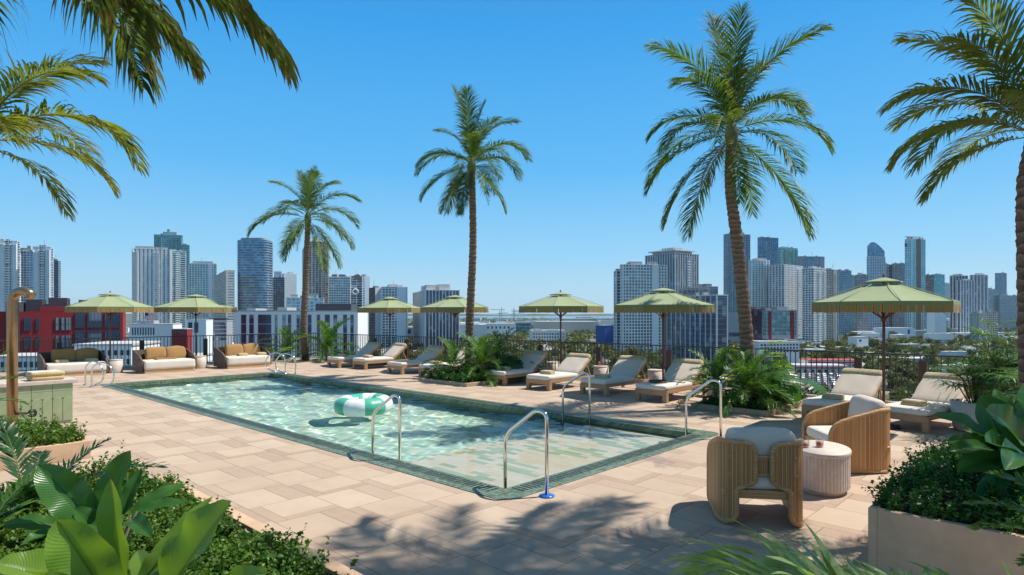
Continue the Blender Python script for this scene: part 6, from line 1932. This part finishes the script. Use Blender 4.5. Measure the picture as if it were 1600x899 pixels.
broad_plant('shade toned broadleaf plant just behind the light green one at lower left', Vector((-1.98, 2.95, .5)), [
 (142, 812, 60, 727, .21, -.05, .10, (.3, -.8, .4)), (158, 812, 204, 704, .18, .0, .08, (-.2, -.85, .3)), (190, 805, 221, 732, .085, .1, .08), (205, 805, 290, 757, .10, .2, .16), (215, 800, 291, 785, .08, .1, .16),
 (92, 822, 4, 822, .10, -.1, .2), (92, 830, 34, 852, .08, -.2, .2), (205, 812, 237, 840, .09, -.2, .2), (140, 820, 170, 842, .12, -.3, .25), (115, 800, 75, 770, .1, .2, .15), (150, 830, 115, 795, .12, -.1, .2)], mat='broad_d', seed=6)  # the deeper leaf colour stands in for the shade on this plant
radial_plant('low broadleaf plant between ground cover at the lower left', Vector((-1.55, 3.5, .45)), 9, .24, .09, 71, 'broad_d', stem=.12)
# fern palms at the left
def specimen(label, hub, specs, key='fern_d', seed=0, mats=None, name='fern_palm', kw=None):
    t = thing(name, label, 'plant', hub)
    MB().tube([(0, 0, -.1), (0, 0, .05)], [.03, .025], 8).build('stem', M['trunk'], t)
    for i, (az, e0, dr, L, cs) in enumerate(specs):
        k_ = dict(n=30, lw=.055 * (2 / L) * .55, ll=.42 * .9, hang=.35, seg=4, rr=.007); k_.update(kw or {})
        me = frond_mesh('frond', mats or [M['fern_d'], M['rachis']], L=L, e0=e0, droop=dr, seed=seed + i, curve_side=cs, **k_)
        o = bpy.data.objects.new('frond', me); COL.objects.link(o); o.parent = t; o.rotation_euler = (0, 0, R(az))
specimen('dark fern palm leaning right in front of the shower planter', Vector((-3.55, 4.6, .42)), [(8, 50, 62, 1.05, .1), (-25, 70, 40, .6, 0), (60, 66, 50, .8, 0), (120, 60, 60, .8, 0), (190, 55, 60, .8, 0), (240, 65, 60, .7, 0), (300, 70, 60, .6, 0), (150, 75, 40, .9, 0)], seed=100)
specimen('green fern palm at the left edge before the shower planter', Vector((-3.35, 3.9, .42)), [(70, 75, 60, .7, 0), (10, 60, 90, .65, 0), (130, 70, 70, .75, 0), (180, 60, 80, .7, 0), (-40, 65, 90, .5, 0), (100, 50, 90, .8, 0), (40, 40, 70, .6, 0), (220, 60, 80, .7, 0)], seed=130, mats=[M['fern'], M['rachis']])
specimen('palm shrub at the left edge in front of the tiled counter', Vector((-7.6, 8.1, .2)), [(20, 78, 85, 1.5, 0), (35, 68, 95, 1.3, 0), (0, 60, 90, 1.2, 0), (50, 50, 80, 1.1, 0), (90, 70, 70, 1.3, 0), (150, 65, 80, 1.3, 0), (200, 60, 80, 1.2, 0), (-30, 60, 95, 1.1, 0), (-70, 65, 90, 1.1, 0), (15, 45, 85, 1.1, 0), (60, 80, 70, 1.4, 0), (-15, 80, 100, 1.4, 0), (5, 82, 70, 1.7, 0)], seed=160, mats=[M['fern'], M['rachis']])
# foreground frond sprays at the bottom right
specimen('areca palm at the bottom edge with arching fronds before the right planter', Vector((1.62, 2.12, .55)), [(178, 62, 92, 1.25, 0), (168, 52, 85, 1.15, .1), (155, 60, 90, 1.15, 0), (140, 62, 90, 1.0, .2), (20, 62, 95, .95, 0), (-5, 62, 95, .9, 0), (200, 50, 70, .9, 0), (90, 60, 100, .85, 0), (60, 58, 100, .85, 0), (120, 55, 95, .85, 0), (0, 45, 70, .8, 0), (250, 70, 70, .7, 0)], seed=190, mats=[M['areca'], M['rachis']], name='areca_palm', kw=dict(n=22, ll=.68, lw=.075, hang=.55, seg=6, upv=.3))
specimen('areca palm tips entering at the lower right edge', Vector((3.0, 3.2, .75)), [(170, 30, 45, .6, 0), (150, 45, 60, .6, 0), (195, 15, 30, .55, 0), (120, 60, 60, .6, 0), (60, 60, 60, .6, 0), (0, 60, 60, .6, 0)], seed=220, mats=[M['fern'], M['rachis']], name='areca_palm')
